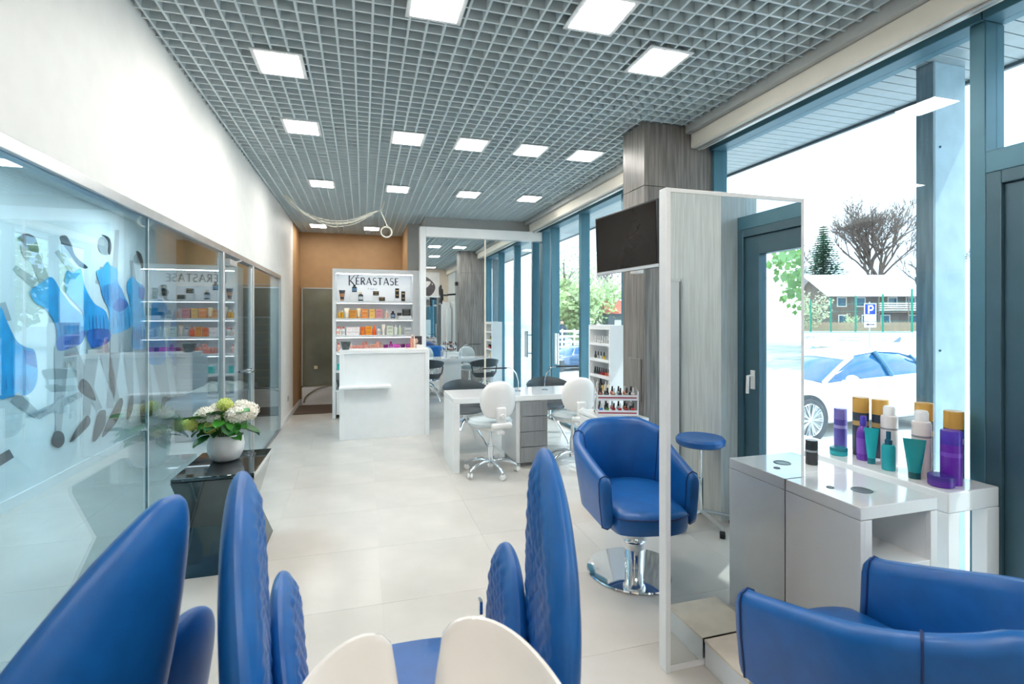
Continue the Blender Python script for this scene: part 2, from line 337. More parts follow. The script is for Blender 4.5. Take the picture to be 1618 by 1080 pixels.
S('pane', bx(XW+.04, XW+.05, 1.70, 3.53, .06, 2.93), winglass, w2)
mull(1.635, 1.70, w2, 0, 2.93); mull(3.53, 3.565, w2, 0, 2.93)
w3 = S('window_3', bx(XW-.05, XW+.1, 3.9, 7.76, 2.93, 3.05).box(XW-.02, XW+.1, 3.95, 7.70, 0, .05), steelblue, bev=.003)
ms = [3.93, 5.06, 6.22, 7.30, 7.72]
for a in ms: mull(a-.035, a+.035, w3, .05, 2.93)
for a, b in zip(ms[:-1], ms[1:]): S('pane', bx(XW+.04, XW+.05, a+.035, b-.035, .05, 2.93), winglass, w3)
S('door_pull', MB().tube([(XW-.04, 6.98, .86), (XW-.04, 6.98, 1.32)], .016, 10).tube([(XW-.04, 7.08, .86), (XW-.04, 7.08, 1.32)], .016, 10).box(XW-.04, XW+.04, 6.97, 6.99, .92, .94).box(XW-.04, XW+.04, 6.97, 6.99, 1.24, 1.26).box(XW-.04, XW+.04, 7.07, 7.09, .92, .94).box(XW-.04, XW+.04, 7.07, 7.09, 1.24, 1.26), satin_white, w3)
# exterior door near the camera and the glass over it
w4 = S('window_4', bx(XW-.05, XW+.1, .60, 1.635, 2.93, 3.05).box(XW-.03, XW+.1, .60, 1.635, 2.22, 2.32), steelblue, bev=.003)
S('pane', bx(XW+.04, XW+.05, .60, 1.635, 2.32, 2.93), winglass, w4)
S('mullion', bx(XW-.03, XW+.1, 1.30, 1.335, 2.32, 2.93), steelblue, w4)
d2 = S('door_2', bx(XW-.03, XW+.08, .60, .66, 0, 2.22).box(XW-.03, XW+.08, 1.575, 1.635, 0, 2.22).box(XW-.03, XW+.08, .66, 1.575, 2.16, 2.22).box(XW-.01, XW+.06, .66, .80, .01, 2.16).box(XW-.01, XW+.06, 1.43, 1.575, .01, 2.16).box(XW-.01, XW+.06, .80, 1.43, 2.02, 2.16).box(XW-.01, XW+.06, .80, 1.43, .01, .22), darkframe, bev=.004)
S('pane', bx(XW+.02, XW+.03, .80, 1.43, .22, 2.02), winglass, d2)
S('handle', MB().box(XW-.02, XW-.01, .725, .765, 1.02, 1.16).tube([(XW-.02, .745, 1.12), (XW-.06, .745, 1.12), (XW-.065, .745, .99)], .012, 10), wplastic, d2, bev=.002)
S('wall_front_right', bx(2.62, 2.95, YF, .60, 0, 3.05), sheenwood)
# wood clad pillar: base panels as parts
pl = S('wall_pillar', bx(2.155, XR, 3.575, 3.885, 0, 3.11), mat('pillar_core', '#3a3a3a', .8))
for z0, z1 in ((0, 2.60), (2.605, 3.108)):
    S('panel', bx(2.14, 2.155, 3.56, 3.90, z0, z1), wood, pl, bev=.001); S('panel', bx(2.157, 2.80, 3.56, 3.575, z0, z1), wood, pl, bev=.001); S('panel', bx(2.157, 2.80, 3.885, 3.90, z0, z1), wood, pl)
S('hatch', bx(2.128, 2.14, 3.60, 3.80, .88, 1.22), wood, pl, bev=.002)
S('wall_window_end', bx(2.86, 2.95, 7.76, YB, 0, 3.42), white)
# ------------------------------------------------------------------ ceiling panel lights
LP = [(-.49, 3.38, 'nearest to the left wall, first row'), (-.48, 4.45, 'nearest to the left wall, in the row of five'), (.37, 4.47, 'second from left in the row of five'), (.93, 4.47, 'middle one of the row of five'), (1.49, 4.47, 'fourth from left in the row of five'), (2.04, 4.47, 'closest to windows in the row of five'),
      (-.46, 6.26, 'nearest to the left wall in the row of four'), (.40, 6.26, 'second from left in the row of four'), (1.27, 6.28, 'third from left in the row of four'), (2.08, 6.28, 'closest to windows in the row of four'),
      (-.73, 9.14, 'over the passage by brown wall, left one'), (.14, 9.16, 'over the passage by brown wall, right one'), (1.72, 2.71, 'large near one before the pillar'), (1.17, 2.37, 'top middle near one cut by picture edge'), (.35, 2.50, 'small strip at top picture edge, mostly out of frame'),
      (.37, 1.0, 'behind the camera, left one'), (1.49, .6, 'behind the camera, right one'), (-.2, -.2, 'added for fill above the basins, left one'), (.9, -.2, 'added for fill above the basins, middle one'), (2.0, -.15, 'added for fill above the basins, right one')]  # the three over the basins are added to fill the counter faces
lp0 = None
for x, y, t in LP:
    lb = 'square white ceiling light panel, '+t
    if lp0 is None:
        lp0 = T('ceiling_light', lb, 'light', (x, y, ZC), 0, 'square panels in the grid ceiling')
        O('frame', bx(-.143, .143, -.163, .163, -.009, -.0005), mat('lamp_frame', '#dfe2e4', .4), lp0, bev=.002)
        O('diffuser', bx(-.118, .118, -.138, .138, -.0105, -.009), lampm, lp0)
    else: dup(lp0, (x, y, ZC), None, lb)
# cables hanging from the grid
cb = mat('white_cable', '#e9e6d8', .5)
base = [(444, 303, 6.45), (470, 328, 6.5), (500, 343, 6.6), (530, 349, 6.65), (560, 346, 6.7), (585, 336, 6.8), (600, 332, 6.86)]
ct = T('hanging_cables', 'loose white cables swagged below grid ceiling with a coiled end', 'cable', ond(600, 320, 6.86))
o0 = Vector(ct.location)
for k, (dy, sx) in enumerate(((0, 0), (5, 4), (9, 7), (3, -2))):
    pts = [ond(px+(sx if i < 3 else 0), py+dy*math.sin(PI*min(1, (i+.6)/6.6)), d)-o0 for i, (px, py, d) in enumerate(base)]
    O('cable', MB().tube(spline(pts, 28, False), .0045, 6), cb, ct)
pts = [ond(608, 318, 6.86)-o0, ond(604, 328, 6.86)-o0, ond(602, 334, 6.86)-o0, ond(607, 345, 6.86)-o0, ond(613, 360, 6.86)-o0]
O('cable', MB().tube(spline(pts, 20, False), .009, 6), cb, ct)
b = MB()
for k in range(5):
    ce_ = ond(610.5, 366.5, 6.86+.012*k)-o0; r = .068+.004*(k % 3)
    b.tube([ce_+Vector((r*math.cos(t*PI/14), r*.1*math.sin(t*PI/14), r*math.sin(t*PI/14))) for t in range(28)], .007, 6, True)
O('coil', b, cb, ct)

# ------------------------------------------------------------------ passage at the back
gs = T('shower_screen', 'dark glass screen above low white ledge on brown back wall', 'screen', (-.65, YB, 0))
O('glass_sheet', bx(-.40, .75, -.04, -.03, .32, 2.08), mat('smoked_glass', '#6f705f', .12, var=.15, scale=2, coat=.5), gs)
O('frame', bx(-.42, -.40, -.05, 0, .32, 2.10).box(-.42, .75, -.05, 0, 2.08, 2.10), alu, gs)
O('ledge', bx(-.40, .75, -.25, 0, 0, .31), gloss_white, gs, bev=.01)
hs = O('hose', MB().tube(spline([(-1.0, 9.55, .06), (-.96, 9.56, .17), (-.8, 9.6, .28), (-.6, 9.62, .33), (-.45, 9.66, .36), (-.4, 9.7, .42)], 24, False), .014, 8), mat('hose_grey', '#7d7a72', .4))
tag(hs, 'thin grey shower hose draped over the white ledge', 'hose')
tag(O('wall_switch', bx(-.86, -.80, YB-.052, YB-.0405, .62, .68), mat('switch_cream', '#f2e2c4', .4), bev=.003), 'small cream switch on dark glass of the passage', 'switch')
tag(O('floor_mat', bx(-1.08, .6, 8.75, 9.6, 0, .012), mat('brown_mat', '#594b41', .9, bump=.5), bev=.003), 'dark brown mat on passage floor before the ledge', 'mat')
# ------------------------------------------------------------------ mirror portal at the back
mp_ = T('wall_mirror', 'tall white framed mirror wall behind the nail desk', 'mirror', (1.85, 7.86, 0))
O('post', bx(-1.03, -.94, -.16, 0, 0, 2.93), satin_white, mp_, bev=.004)
O('beam', bx(-.94, .99, -.16, 0, 2.78, 2.93), satin_white, mp_, bev=.004)
O('mirror_panel', bx(-.94, -.025, -.10, -.085, .0, 2.78), mirror, mp_)
O('mirror_panel', bx(.0, .985, -.10, -.085, .0, 2.78), mirror, mp_)
O('joint_strip', bx(-.025, .0, -.106, -.085, 0, 2.78), mat('joint_cream', '#e8e0cf', .25), mp_)
O('backing', bx(-.94, .985, -.085, 0, 0, 2.78), satin_white, mp_)
# ------------------------------------------------------------------ product display wall
DX0, DX1, DY, DH = -.455, .80, 8.22, 2.31
dp = T('product_display', 'white lit shelving wall with black lettering over five rows of hair products', 'shelf', (0, DY, 0))
O('side_panel', bx(DX0, DX0+.05, 0, .34, 0, DH), satin_white, dp, bev=.003)
O('side_panel', bx(DX1-.04, DX1+.06, 0, .34, 0, DH), satin_white, dp, bev=.003)
O('top_panel', bx(DX0+.05, DX1-.04, 0, .34, DH-.07, DH), satin_white, dp, bev=.003)
O('back_panel', bx(DX0+.05, DX1-.04, .32, .34, 0, DH-.07), satin_white, dp)
SZ = [1.815, 1.545, 1.28, 1.03, .74, .44]
for z in SZ: O('shelf', bx(DX0+.05, DX1-.04, .01, .32, z-.035, z), satin_white, dp, bev=.002)
O('light_strip', bx(DX0+.06, DX1-.05, .03, .05, DH-.08, DH-.0705), mat('led_strip', '#f4faff', .5, var=0, emit=12), dp)
for z in SZ[:4]: O('light_strip', bx(DX0+.06, DX1-.05, .02, .035, z-.041, z-.0355), mat('led_strip_small', '#f4faff', .5, var=0, emit=5), dp)
for k in range(3): O('door', bx(DX0+.055+k*.388, DX0+.438+k*.388, .02, .04, .06, .40), satin_white, dp, bev=.003)
# lettering drawn stroke by stroke
def stroke(mb, a, b, w, M):
    mb.add([(x, y, .0) for x, y in strip(a, b, w/2, w/2)], [(0, 1, 2, 3)], M)
def arc(mb, cx, cy, rx, ry, a0, a1, w, M, nn=12):
    P = [(cx+rx*math.cos(math.radians(a0+(a1-a0)*i/nn)), cy+ry*math.sin(math.radians(a0+(a1-a0)*i/nn))) for i in range(nn+1)]
    for p, q in zip(P, P[1:]): stroke(mb, p, q, w, M)
def letters(word, x, h, M, mb, k0=1.0, gap=.16):
    th, tn = h*.165, h*.09
    for i, ch in enumerate(word):
        H = h*(k0 if i == 0 else 1)
        if ch == 'K':
            y0 = -(H-h)*.35; stroke(mb, (x+th/2, y0), (x+th/2, y0+H), th, M); stroke(mb, (x+th, y0+H*.45), (x+H*.55, y0+H), tn, M); stroke(mb, (x+th*1.2, y0+H*.5), (x+H*.5, y0+H*.12), th, M); wd = H*.55
        elif ch in 'EÉ':
            stroke(mb, (x+th/2, 0), (x+th/2, h), th, M)
            for yy, ww in ((tn/2, .5), (h*.52, .42), (h-tn/2, .48)): stroke(mb, (x, yy), (x+h*ww, yy), tn, M)
            if ch == 'É': stroke(mb, (x+h*.18, h*1.1), (x+h*.36, h*1.32), tn*1.2, M)
            wd = h*.5
        elif ch == 'R':
            stroke(mb, (x+th/2, 0), (x+th/2, h), th, M); stroke(mb, (x, h-tn/2), (x+h*.25, h-tn/2), tn, M); arc(mb, x+h*.25, h*.74, h*.24, h*.235, 90, -90, th*.85, M); stroke(mb, (x, h*.5), (x+h*.25, h*.5), tn, M); stroke(mb, (x+h*.25, h*.5), (x+h*.56, 0), th, M); wd = h*.56
        elif ch == 'A':
            stroke(mb, (x+tn/2, 0), (x+h*.36, h), tn, M); stroke(mb, (x+h*.36, h), (x+h*.70, 0), th, M); stroke(mb, (x+h*.14, h*.34), (x+h*.56, h*.34), tn, M); wd = h*.72
        elif ch == 'S':
            arc(mb, x+h*.25, h*.74, h*.2, h*.225, 40, 270, tn*1.2, M); arc(mb, x+h*.25, h*.275, h*.23, h*.245, 90, -145, th*.9, M); wd = h*.5
        elif ch == 'T':
            stroke(mb, (x+h*.3, 0), (x+h*.3, h), th, M); stroke(mb, (x, h-tn/2), (x+h*.6, h-tn/2), tn, M); wd = h*.6
        elif ch == 'P':
            stroke(mb, (x+th/2, 0), (x+th/2, h), th, M); stroke(mb, (x, h-tn/2), (x+h*.25, h-tn/2), tn, M); arc(mb, x+h*.25, h*.72, h*.24, h*.25, 90, -90, th*.85, M); stroke(mb, (x, h*.47), (x+h*.25, h*.47), tn, M); wd = h*.5
        elif ch == 'I': stroke(mb, (x+th/2, 0), (x+th/2, h), th, M); wd = th
        x += wd+h*gap
    return x
lb = MB(); letters('KÉRASTASE', 0, .118, wall_text(-.225, .317, 2.085), lb, 1.36)
ink = mat('ink_navy', '#23283c', .5)
O('lettering', lb, ink, dp)
lb = MB(); letters('PARIS', 0, .030, wall_text(.075, .317, 2.005), lb, 1.0, .55); O('lettering', lb, mat('ink_grey', '#9aa0ac', .5), dp)
# products ----------------------------------------------------------
def pm(c, r=.25): return mat('pack_'+c.lstrip('#'), c, r, var=.05)
def product(kind, w, h, col, cap='#e8e8e8', band=None, name=None):
    """the meshes of one container, made at the origin; returns name and a list of (part, mesh, colour)"""
    r = w/2
    if kind == 'bottle':
        L = [('body', MB().lathe([(r*.92, 0), (r, h*.03), (r, h*.62), (r*.8, h*.72), (r*.42, h*.77), (r*.42, h*.8)], seg=16), col), ('cap', MB().lathe([(r*.5, h*.79), (r*.5, h*.98), (r*.42, h), (0, h)], seg=14), cap)]
        if band: L.append(('label', MB().lathe([(r*1.012, h*.15), (r*1.012, h*.5)], seg=16), band))
        nm = 'bottle'
    elif kind == 'spray':
        L = [('body', MB().lathe([(r*.94, 0), (r, h*.03), (r, h*.60), (r*.85, h*.655), (r*.45, h*.67)], seg=16), col), ('cap', MB().lathe([(r*.55, h*.66), (r*.55, h*.78), (r*.36, h*.80), (r*.36, h), (0, h)], seg=14), cap)]; nm = 'spray_bottle'
    elif kind == 'tube':
        rings = []
        for t in range(9):
            u = t/8; z = h*.16+u*h*.84; e = .62+.5*u; d = .62*(1-u)+.05*u
            rings.append([(r*e*math.cos(a*PI/8), r*d*math.sin(a*PI/8), z) for a in range(16)])
        L = [('body', MB().loft(rings), col), ('cap', MB().lathe([(r*.6, 0), (r*.62, h*.165)], seg=14), cap)]; nm = 'tube'
        if band: L.append(('label', MB().loft([[(q[0]*1.02, q[1]*1.04, q[2]) for q in rg] for rg in rings[2:6]], cap=False), band))
    elif kind == 'can':
        L = [('body', MB().lathe([(r*.96, 0), (r, h*.01), (r, h*.80), (r*.93, h*.83), (r*.7, h*.85)], seg=18), col), ('cap', MB().lathe([(r*.72, h*.845), (r*.72, h*.97), (r*.6, h), (0, h)], seg=16), cap)]; nm = 'spray_can'
        if band: L.append(('label', MB().lathe([(r*1.006, h*.60), (r*1.006, h*.63)], seg=18), band))
    elif kind == 'cylinder':
        L = [('body', MB().lathe([(r*.97, 0), (r, h*.01), (r, h*.74)], seg=20), col), ('cap', MB().lathe([(r, h*.742), (r, h*.985), (r*.95, h), (0, h)], seg=20), cap)]; nm = 'bottle'
        if band: L.append(('label', MB().lathe([(r*1.006, h*.52), (r*1.006, h*.60)], seg=20), band))
    elif kind == 'jar':
        L = [('body', MB().lathe([(r*.9, 0), (r, h*.08), (r, h*.58), (r*.9, h*.6)], seg=20), col), ('lid', MB().lathe([(r*1.02, h*.58), (r*1.02, h*.95), (r*.96, h), (0, h)], seg=20), cap)]; nm = 'jar'
    elif kind == 'box':
        L = [('body', bx(-r, r, -r*.55, r*.55, 0, h), col)]; nm = 'carton'
        b = MB(); y = -r*.55-.0004; b.add([(-r*.7, y, h*.72), (r*.7, y, h*.72), (r*.7, y, h*.82), (-r*.7, y, h*.82)], [(0, 1, 2, 3)]).add([(-r*.6, y, h*.3), (r*.6, y, h*.3), (r*.6, y, h*.36), (-r*.6, y, h*.36)], [(0, 1, 2, 3)])
        L.append(('label', b, band or cap))
    return name or nm, L
def put(kind, loc, w, h, col, label, cat=None, cap='#e8e8e8', band=None, group=None, rot=0, name=None):
    nm, L = product(kind, w, h, col, cap, band, name)
    t = T(nm, label, cat or nm.replace('_', ' '), loc, rot, group)
    for pn, b, c in L: O(pn, b, pm(c), t, bev=.0015 if kind == 'box' and pn == 'body' else 0, seg=1)
    return t
def row(z, items, group, px_scale=.00995):
    for it in items:
        kind, px, w, h, col, label = it[:6]; k = it[6] if len(it) > 6 else {}
        up = k.pop('up', 0)/100; yy = DY+k.pop('dy', .13)
        X = ony(px, 500, yy).x
        put(kind, (X, yy, z+up+.0005), w*px_scale, h*px_scale, col, label, group=group, **k)
def riser(px, w, h, z, lab, dy=.15, dep=.12):
    X = ony(px, 500, DY+dy).x; tag(O('riser', bx(-w/200, w/200, -dep/2, dep/2, 0, h/100), satin_white, None, (X, DY+dy, z+.0005), bev=.002), lab, 'riser')
G1, G2, G3, G4 = 'products on the top display shelf', 'products on the second display shelf', 'products on the third display shelf', 'products on the fourth display shelf'
riser(560, 13, 14, SZ[0], 'white block riser under small dark bottle below letter K'); riser(594, 11, 9, SZ[0], 'low white block riser under flat black carton in middle of top shelf'); riser(627.5, 9, 5, SZ[0], 'small white block riser under tall black carton at right of top shelf'); riser(640, 20, 4, SZ[1], 'wide white block riser under the black cartons on second shelf')
row(SZ[0], [('tube', 540.6, 8.5, 17, '#2b2d33', 'black tube standing on a copper cap, leftmost on top shelf', dict(cap='#c08a62', band='#a9744c')), ('bottle', 560, 7.5, 12, '#22303f', 'dark bottle raised on the tall white riser', dict(up=14, band='#5a7ea0', cap='#17191f')), ('bottle', 570, 7.5, 14, '#1f2b35', 'dark bottle with pale gold cap on top shelf', dict(dy=.07, cap='#e5cda8', band='#c3cbd0')),
 ('box', 594, 9, 7, '#2a2522', 'flat black carton with gold mark raised on riser, middle of top shelf', dict(up=9, band='#c8a860')), ('box', 603.5, 9, 6.5, '#2a2522', 'flat black carton with gold mark directly on top shelf', dict(dy=.06, band='#c8a860')), ('box', 627.5, 6, 16, '#221f1e', 'tall black carton with gold mark on small riser', dict(up=5, band='#c8a860')), ('box', 637, 6, 16, '#221f1e', 'tall black carton with gold mark, rightmost on top shelf', dict(dy=.07, band='#c8a860'))], G1)
row(SZ[1], [('bottle', 536.3, 4.2, 12, '#e2ab1e', 'gold oil bottle, leftmost on second shelf', dict(cap='#caa04a')), ('bottle', 541, 4, 12.3, '#d99e17', 'gold oil bottle, beside another at left end of second shelf', dict(cap='#f0e6d0')), ('tube', 548, 8, 16, '#f1e3c8', 'wide cream tube on second shelf', dict(cap='#e9d9b4')), ('box', 557.7, 11, 13, '#d3923f', 'wide amber carton between two cream tubes', dict(band='#a8652a')), ('tube', 567, 6, 16, '#f0dcb4', 'narrow cream tube with amber cap on second shelf', dict(cap='#dba657')),
 ('box', 576.5, 10.5, 14.5, '#dd8a45', 'orange carton at middle of second shelf', dict(band='#efc08c')), ('box', 588, 8.5, 14.3, '#e2b765', 'yellow carton on second shelf', dict(band='#b98d3e')), ('box', 599, 10.5, 14.3, '#d18f92', 'dusty pink carton on second shelf', dict(band='#a9676c')), ('spray', 611, 5.5, 14, '#dcb6a0', 'small blush bottle with nozzle on second shelf', dict(cap='#d9c7bb')), ('bottle', 620.8, 7, 11.5, '#1d2b44', 'squat navy bottle on second shelf', dict(cap='#11161f', band='#7d93ab')),
 ('box', 631, 6.5, 5, '#1f2422', 'small black carton at left on the wide riser', dict(up=4, band='#8d938f')), ('box', 642, 13, 5.5, '#232827', 'long black carton, lower of two stacked', dict(up=4, band='#9aa19d')), ('box', 642, 13, 5, '#1d2120', 'long black carton, upper of two stacked', dict(up=9.7, band='#9aa19d'))], G2)
row(SZ[2], [('bottle', 534, 5, 13.2, '#f1efec', 'white bottle with red cap, leftmost on third shelf', dict(cap='#e2502f', band='#eab9a6')), ('bottle', 538.2, 3, 12.5, '#f3efe9', 'slim white bottle with red cap between two wider ones', dict(cap='#d84b2c')), ('bottle', 542.5, 5, 13.2, '#f1efec', 'white bottle with red cap, third on third shelf', dict(cap='#e2502f', band='#c9cdd0')),
 ('box', 552.4, 9.5, 6.2, '#f2f0ef', 'white carton with red stripe, lower left of four', dict(band='#dc6a5c')), ('box', 552.4, 9.5, 6.2, '#f4f2f1', 'white carton with red stripe, upper left of four', dict(up=6.4, band='#dc6a5c')), ('box', 562.6, 9.5, 6.2, '#f2f0ef', 'white carton with red stripe, lower right of four', dict(band='#dc6a5c')), ('box', 562.6, 9.5, 6.2, '#f4f2f1', 'white carton with red stripe, upper right of four', dict(up=6.4, band='#dc6a5c')),
 ('jar', 573, 6.8, 13, '#ee7a12', 'tall bright orange tub on third shelf', dict(cap='#e2620c')), ('box', 582.6, 9, 14, '#eb9a2d', 'orange yellow carton on third shelf', dict(band='#c66a17')), ('spray', 591.4, 6, 15.5, '#ee5f1b', 'bright orange pump bottle on third shelf', dict(cap='#f0641f')), ('bottle', 598.6, 5, 13, '#e4ecee', 'clear bottle with blue cap on third shelf', dict(cap='#5f7fa8', band='#c5d0d4')), ('tube', 606, 6, 17, '#e8dccb', 'beige tube standing tall on third shelf', dict(cap='#efe9df')), ('box', 616, 9.8, 14, '#d3d8c4', 'sage green carton on third shelf', dict(band='#7d8f84')), ('bottle', 625.2, 6.5, 16, '#dfe3dc', 'pale bottle with grey cap on third shelf', dict(cap='#b9bec6')), ('bottle', 631.8, 4.5, 15, '#cfd8b8', 'slim sage green bottle on third shelf', dict(cap='#dfe6d2')),
 ('box', 644.5, 13, 12, '#b9bcbd', 'silver box with white front at right end of third shelf', dict(band='#f6f6f6'))], G3)
pk1, pk2 = '#dd9382', '#9e1f88'
row(SZ[3], [('bottle', 535, 5, 13, '#e9b7a8', 'pink bottle with red cap, leftmost on fourth shelf', dict(cap='#d9573c')), ('spray', 555.3, 4.5, 12, '#e0a597', 'pale pink pump bottle beside the counter glass bowl', dict(cap='#efc9bf')), ('jar', 561.2, 6.2, 9, '#cf7f70', 'coral jar, left of two alike on fourth shelf', dict(cap='#d99283')), ('jar', 568.6, 6.2, 9, '#cf7f70', 'coral jar, right of two alike on fourth shelf', dict(cap='#d99283')), ('box', 574, 5, 14, '#d88f80', 'tall coral carton on fourth shelf', dict(band='#b9685a')), ('spray', 579.3, 4, 15, '#dba08f', 'coral pump bottle after tall coral carton', dict(cap='#c2705f')), ('bottle', 583.3, 2.6, 11, '#cc8371', 'very slim coral vial on fourth shelf', dict(cap='#b06353')), ('box', 590, 9.4, 10, '#df9f89', 'wide salmon carton on fourth shelf', dict(band='#c37b63')), ('tube', 597.3, 5.5, 14, '#dc907f', 'salmon tube on fourth shelf', dict(cap='#c97767')), ('spray', 602.6, 4, 14, '#e0a48c', 'slim salmon pump bottle just left of purple jars', dict(cap='#d08c72')),
 ('jar', 609.5, 7, 9.5, pk2, 'purple jar, leftmost of purple products', dict(cap='#7c1a6d')), ('bottle', 617.5, 6.6, 14, '#a5218f', 'tall purple bottle between jar and carton', dict(cap='#8c1c7b', band='#c564b3')), ('box', 627, 9.2, 10, '#cf3fae', 'bright magenta carton on fourth shelf', dict(band='#ee9bd9')), ('jar', 636.4, 6.6, 10, '#8a1a76', 'dark plum jar right of the magenta carton', dict(cap='#6a145a')), ('box', 645, 6.5, 10, '#b836a4', 'violet carton partly behind the counter bottle', dict(band='#e190d0'))], G4)
for k in range(8):
    row(SZ[4], [(('box', 'bottle')[k % 2], 537+k*14.4, (8.5, 6.5)[k % 2], (10, 13)[k % 2], ('#36b3b0', '#4fc0c4')[k % 2], ('teal carton', 'teal bottle')[k % 2]+' on fifth shelf, '+('first', 'second', 'third', 'last')[k//2]+' of its kind from left', dict(cap='#2b8f92'))], 'teal products on the fifth shelf')
for k in range(6):
    row(SZ[5], [('tube', 537+k*17.6, 9.5, 14, '#4b5961', 'dark grey tube on the lowest display shelf, '+('first', 'second', 'third', 'fourth', 'fifth', 'last')[k]+' from left', dict(cap='#303b42'))], 'grey tubes on the lowest shelf')

# ------------------------------------------------------------------ reception counter
rc = T('reception_counter', 'white panelled reception counter with a small front ledge', 'counter', (0, 6.75, 0))
RX0, RX1 = -.29, .84
O('side_panel', bx(RX0, RX0+.055, 0, .62, 0, 1.09), satin_white, rc, bev=.003)
O('side_panel', bx(RX1-.055, RX1, 0, .62, 0, 1.09), satin_white, rc, bev=.003)
O('front_panel', bx(RX0+.055, RX1-.055, .02, .045, 0, 1.09), satin_white, rc)
O('worktop', bx(RX0, RX1, 0, .40, 1.09, 1.14), satin_white, rc, bev=.004)
O('desk_surface', bx(RX0+.055, RX1-.055, .045, .62, .70, .74), satin_white, rc)
O('bag_ledge', bx(RX0+.0, .34, -.16, .02, .665, .69), satin_white, rc, bev=.003)
b = MB(); q = ony(546.5, 500, 6.9)
gb = T('glass_bowl', 'square tapered dark glass bowl on the reception counter', 'bowl', (q.x, 6.9, 1.1405))
O('bowl', MB().loft([[(s*.042, -.042, 0), (s*.042, .042, 0)] if 0 else [(-.04, -.04, 0), (.04, -.04, 0), (.04, .04, 0), (-.04, .04, 0)], [(-.062, -.055, .105), (.062, -.055, .105), (.062, .055, .105), (-.062, .055, .105)]]), mat('smoky_bowl', '#3f4a4c', .06, var=.4, scale=30, coat=1), gb)
O('rim', MB().tube([(-.062, -.055, .107), (.062, -.055, .107), (.062, .055, .107), (-.062, .055, .107)], .005, 6, True), mat('bowl_rim', '#8f989a', .15), gb)
def onc(px): return ony(px, 500, 6.88).x
put('bottle', (onc(650.5), 6.9, 1.1405), .04, .19, '#d98d78', 'tall salmon bottle standing on reception counter', cap='#e9b3a4')
put('bottle', (onc(655), 6.95, 1.1405), .034, .17, '#f0d9c4', 'tall cream bottle beside the salmon one on reception counter', cap='#f3e7da')
ph = T('photo_card', 'dark framed portrait card leaning on the reception counter', 'picture', (onc(661), 7.04, 1.1405))
O('card', bx(-.065, .065, -.006, .006, 0, .16), mat('card_dark', '#3d3a40', .3, var=.3, scale=20), ph)
b = MB(); b.add([(-.015+.028*math.cos(t*PI/8), -.0068, .095+.035*math.sin(t*PI/8)) for t in range(16)], [list(range(16))]); b.add([(-.05, -.0068, .01), (.05, -.0068, .01), (.03, -.0068, .05), (-.03, -.0068, .055)], [(0, 1, 2, 3)])
O('portrait', b, mat('portrait_tone', '#c9a798', .4), ph)
tag(O('price_card', bx(-.045, .045, -.03, .03, 0, .05), white, None, (onc(663), 6.86, 1.1405), bev=.002), 'small white block at the right end of reception counter', 'card')
lf = T('leaflet_stack', 'low stack of pale peach leaflets beside the cream bottle', 'leaflets', (onc(652), 6.82, 1.1405))
O('leaflets', bx(-.09, .05, -.035, .035, 0, .014), mat('peach_paper', '#f1ddd0', .7), lf)

# ------------------------------------------------------------------ nail desk
nd = T('nail_desk', 'long white nail desk with grey drawer block', 'desk', (0, 5.0, 0))
O('worktop', bx(.86, 2.52, 0, .62, .69, .745), gloss_white, nd, bev=.003)
O('leg_panel', bx(.86, .925, 0, .62, 0, .69), gloss_white, nd, bev=.003)
O('leg_panel', bx(2.455, 2.52, 0, .62, 0, .69), gloss_white, nd, bev=.003)
O('drawer_case', bx(1.52, 1.865, .02, .60, .045, .69), gloss_white, nd, bev=.003)
for fx in (1.56, 1.82):
    for fy in (.06, .56): O('foot', MB().cyl(.018, 0, .045, (fx, fy)), chrome, nd)
for k in range(4): O('drawer', bx(1.56, 1.858, 0, .02, .055+k*.158, .207+k*.158), greydrawer, nd, bev=.002)
for x0, x1, xb, t in ((1.34, 1.63, 1.62, 'left'), (1.98, 2.28, 1.93, 'right')):
    lx = xb
    m = T('desk_lamp', 'thin arched desk lamp on nail desk, '+t+' one, with a straight black head', 'lamp', (lx, 5.28, .745))
    s = -1 if t == 'left' else 1
    O('base', MB().cyl(.035, 0, .012), chrome, m)
    O('stem', MB().tube(spline([(0, 0, .01), (0, 0, .12), (s*.025, 0, .2), (s*.08, 0, .255), (s*.14, 0, .262)], 20, False), .006, 8), chrome, m)
    O('lamp_head', bx(min(s*.13, s*.40), max(s*.13, s*.40), -.014, .014, .256, .27), black, m, bev=.004)
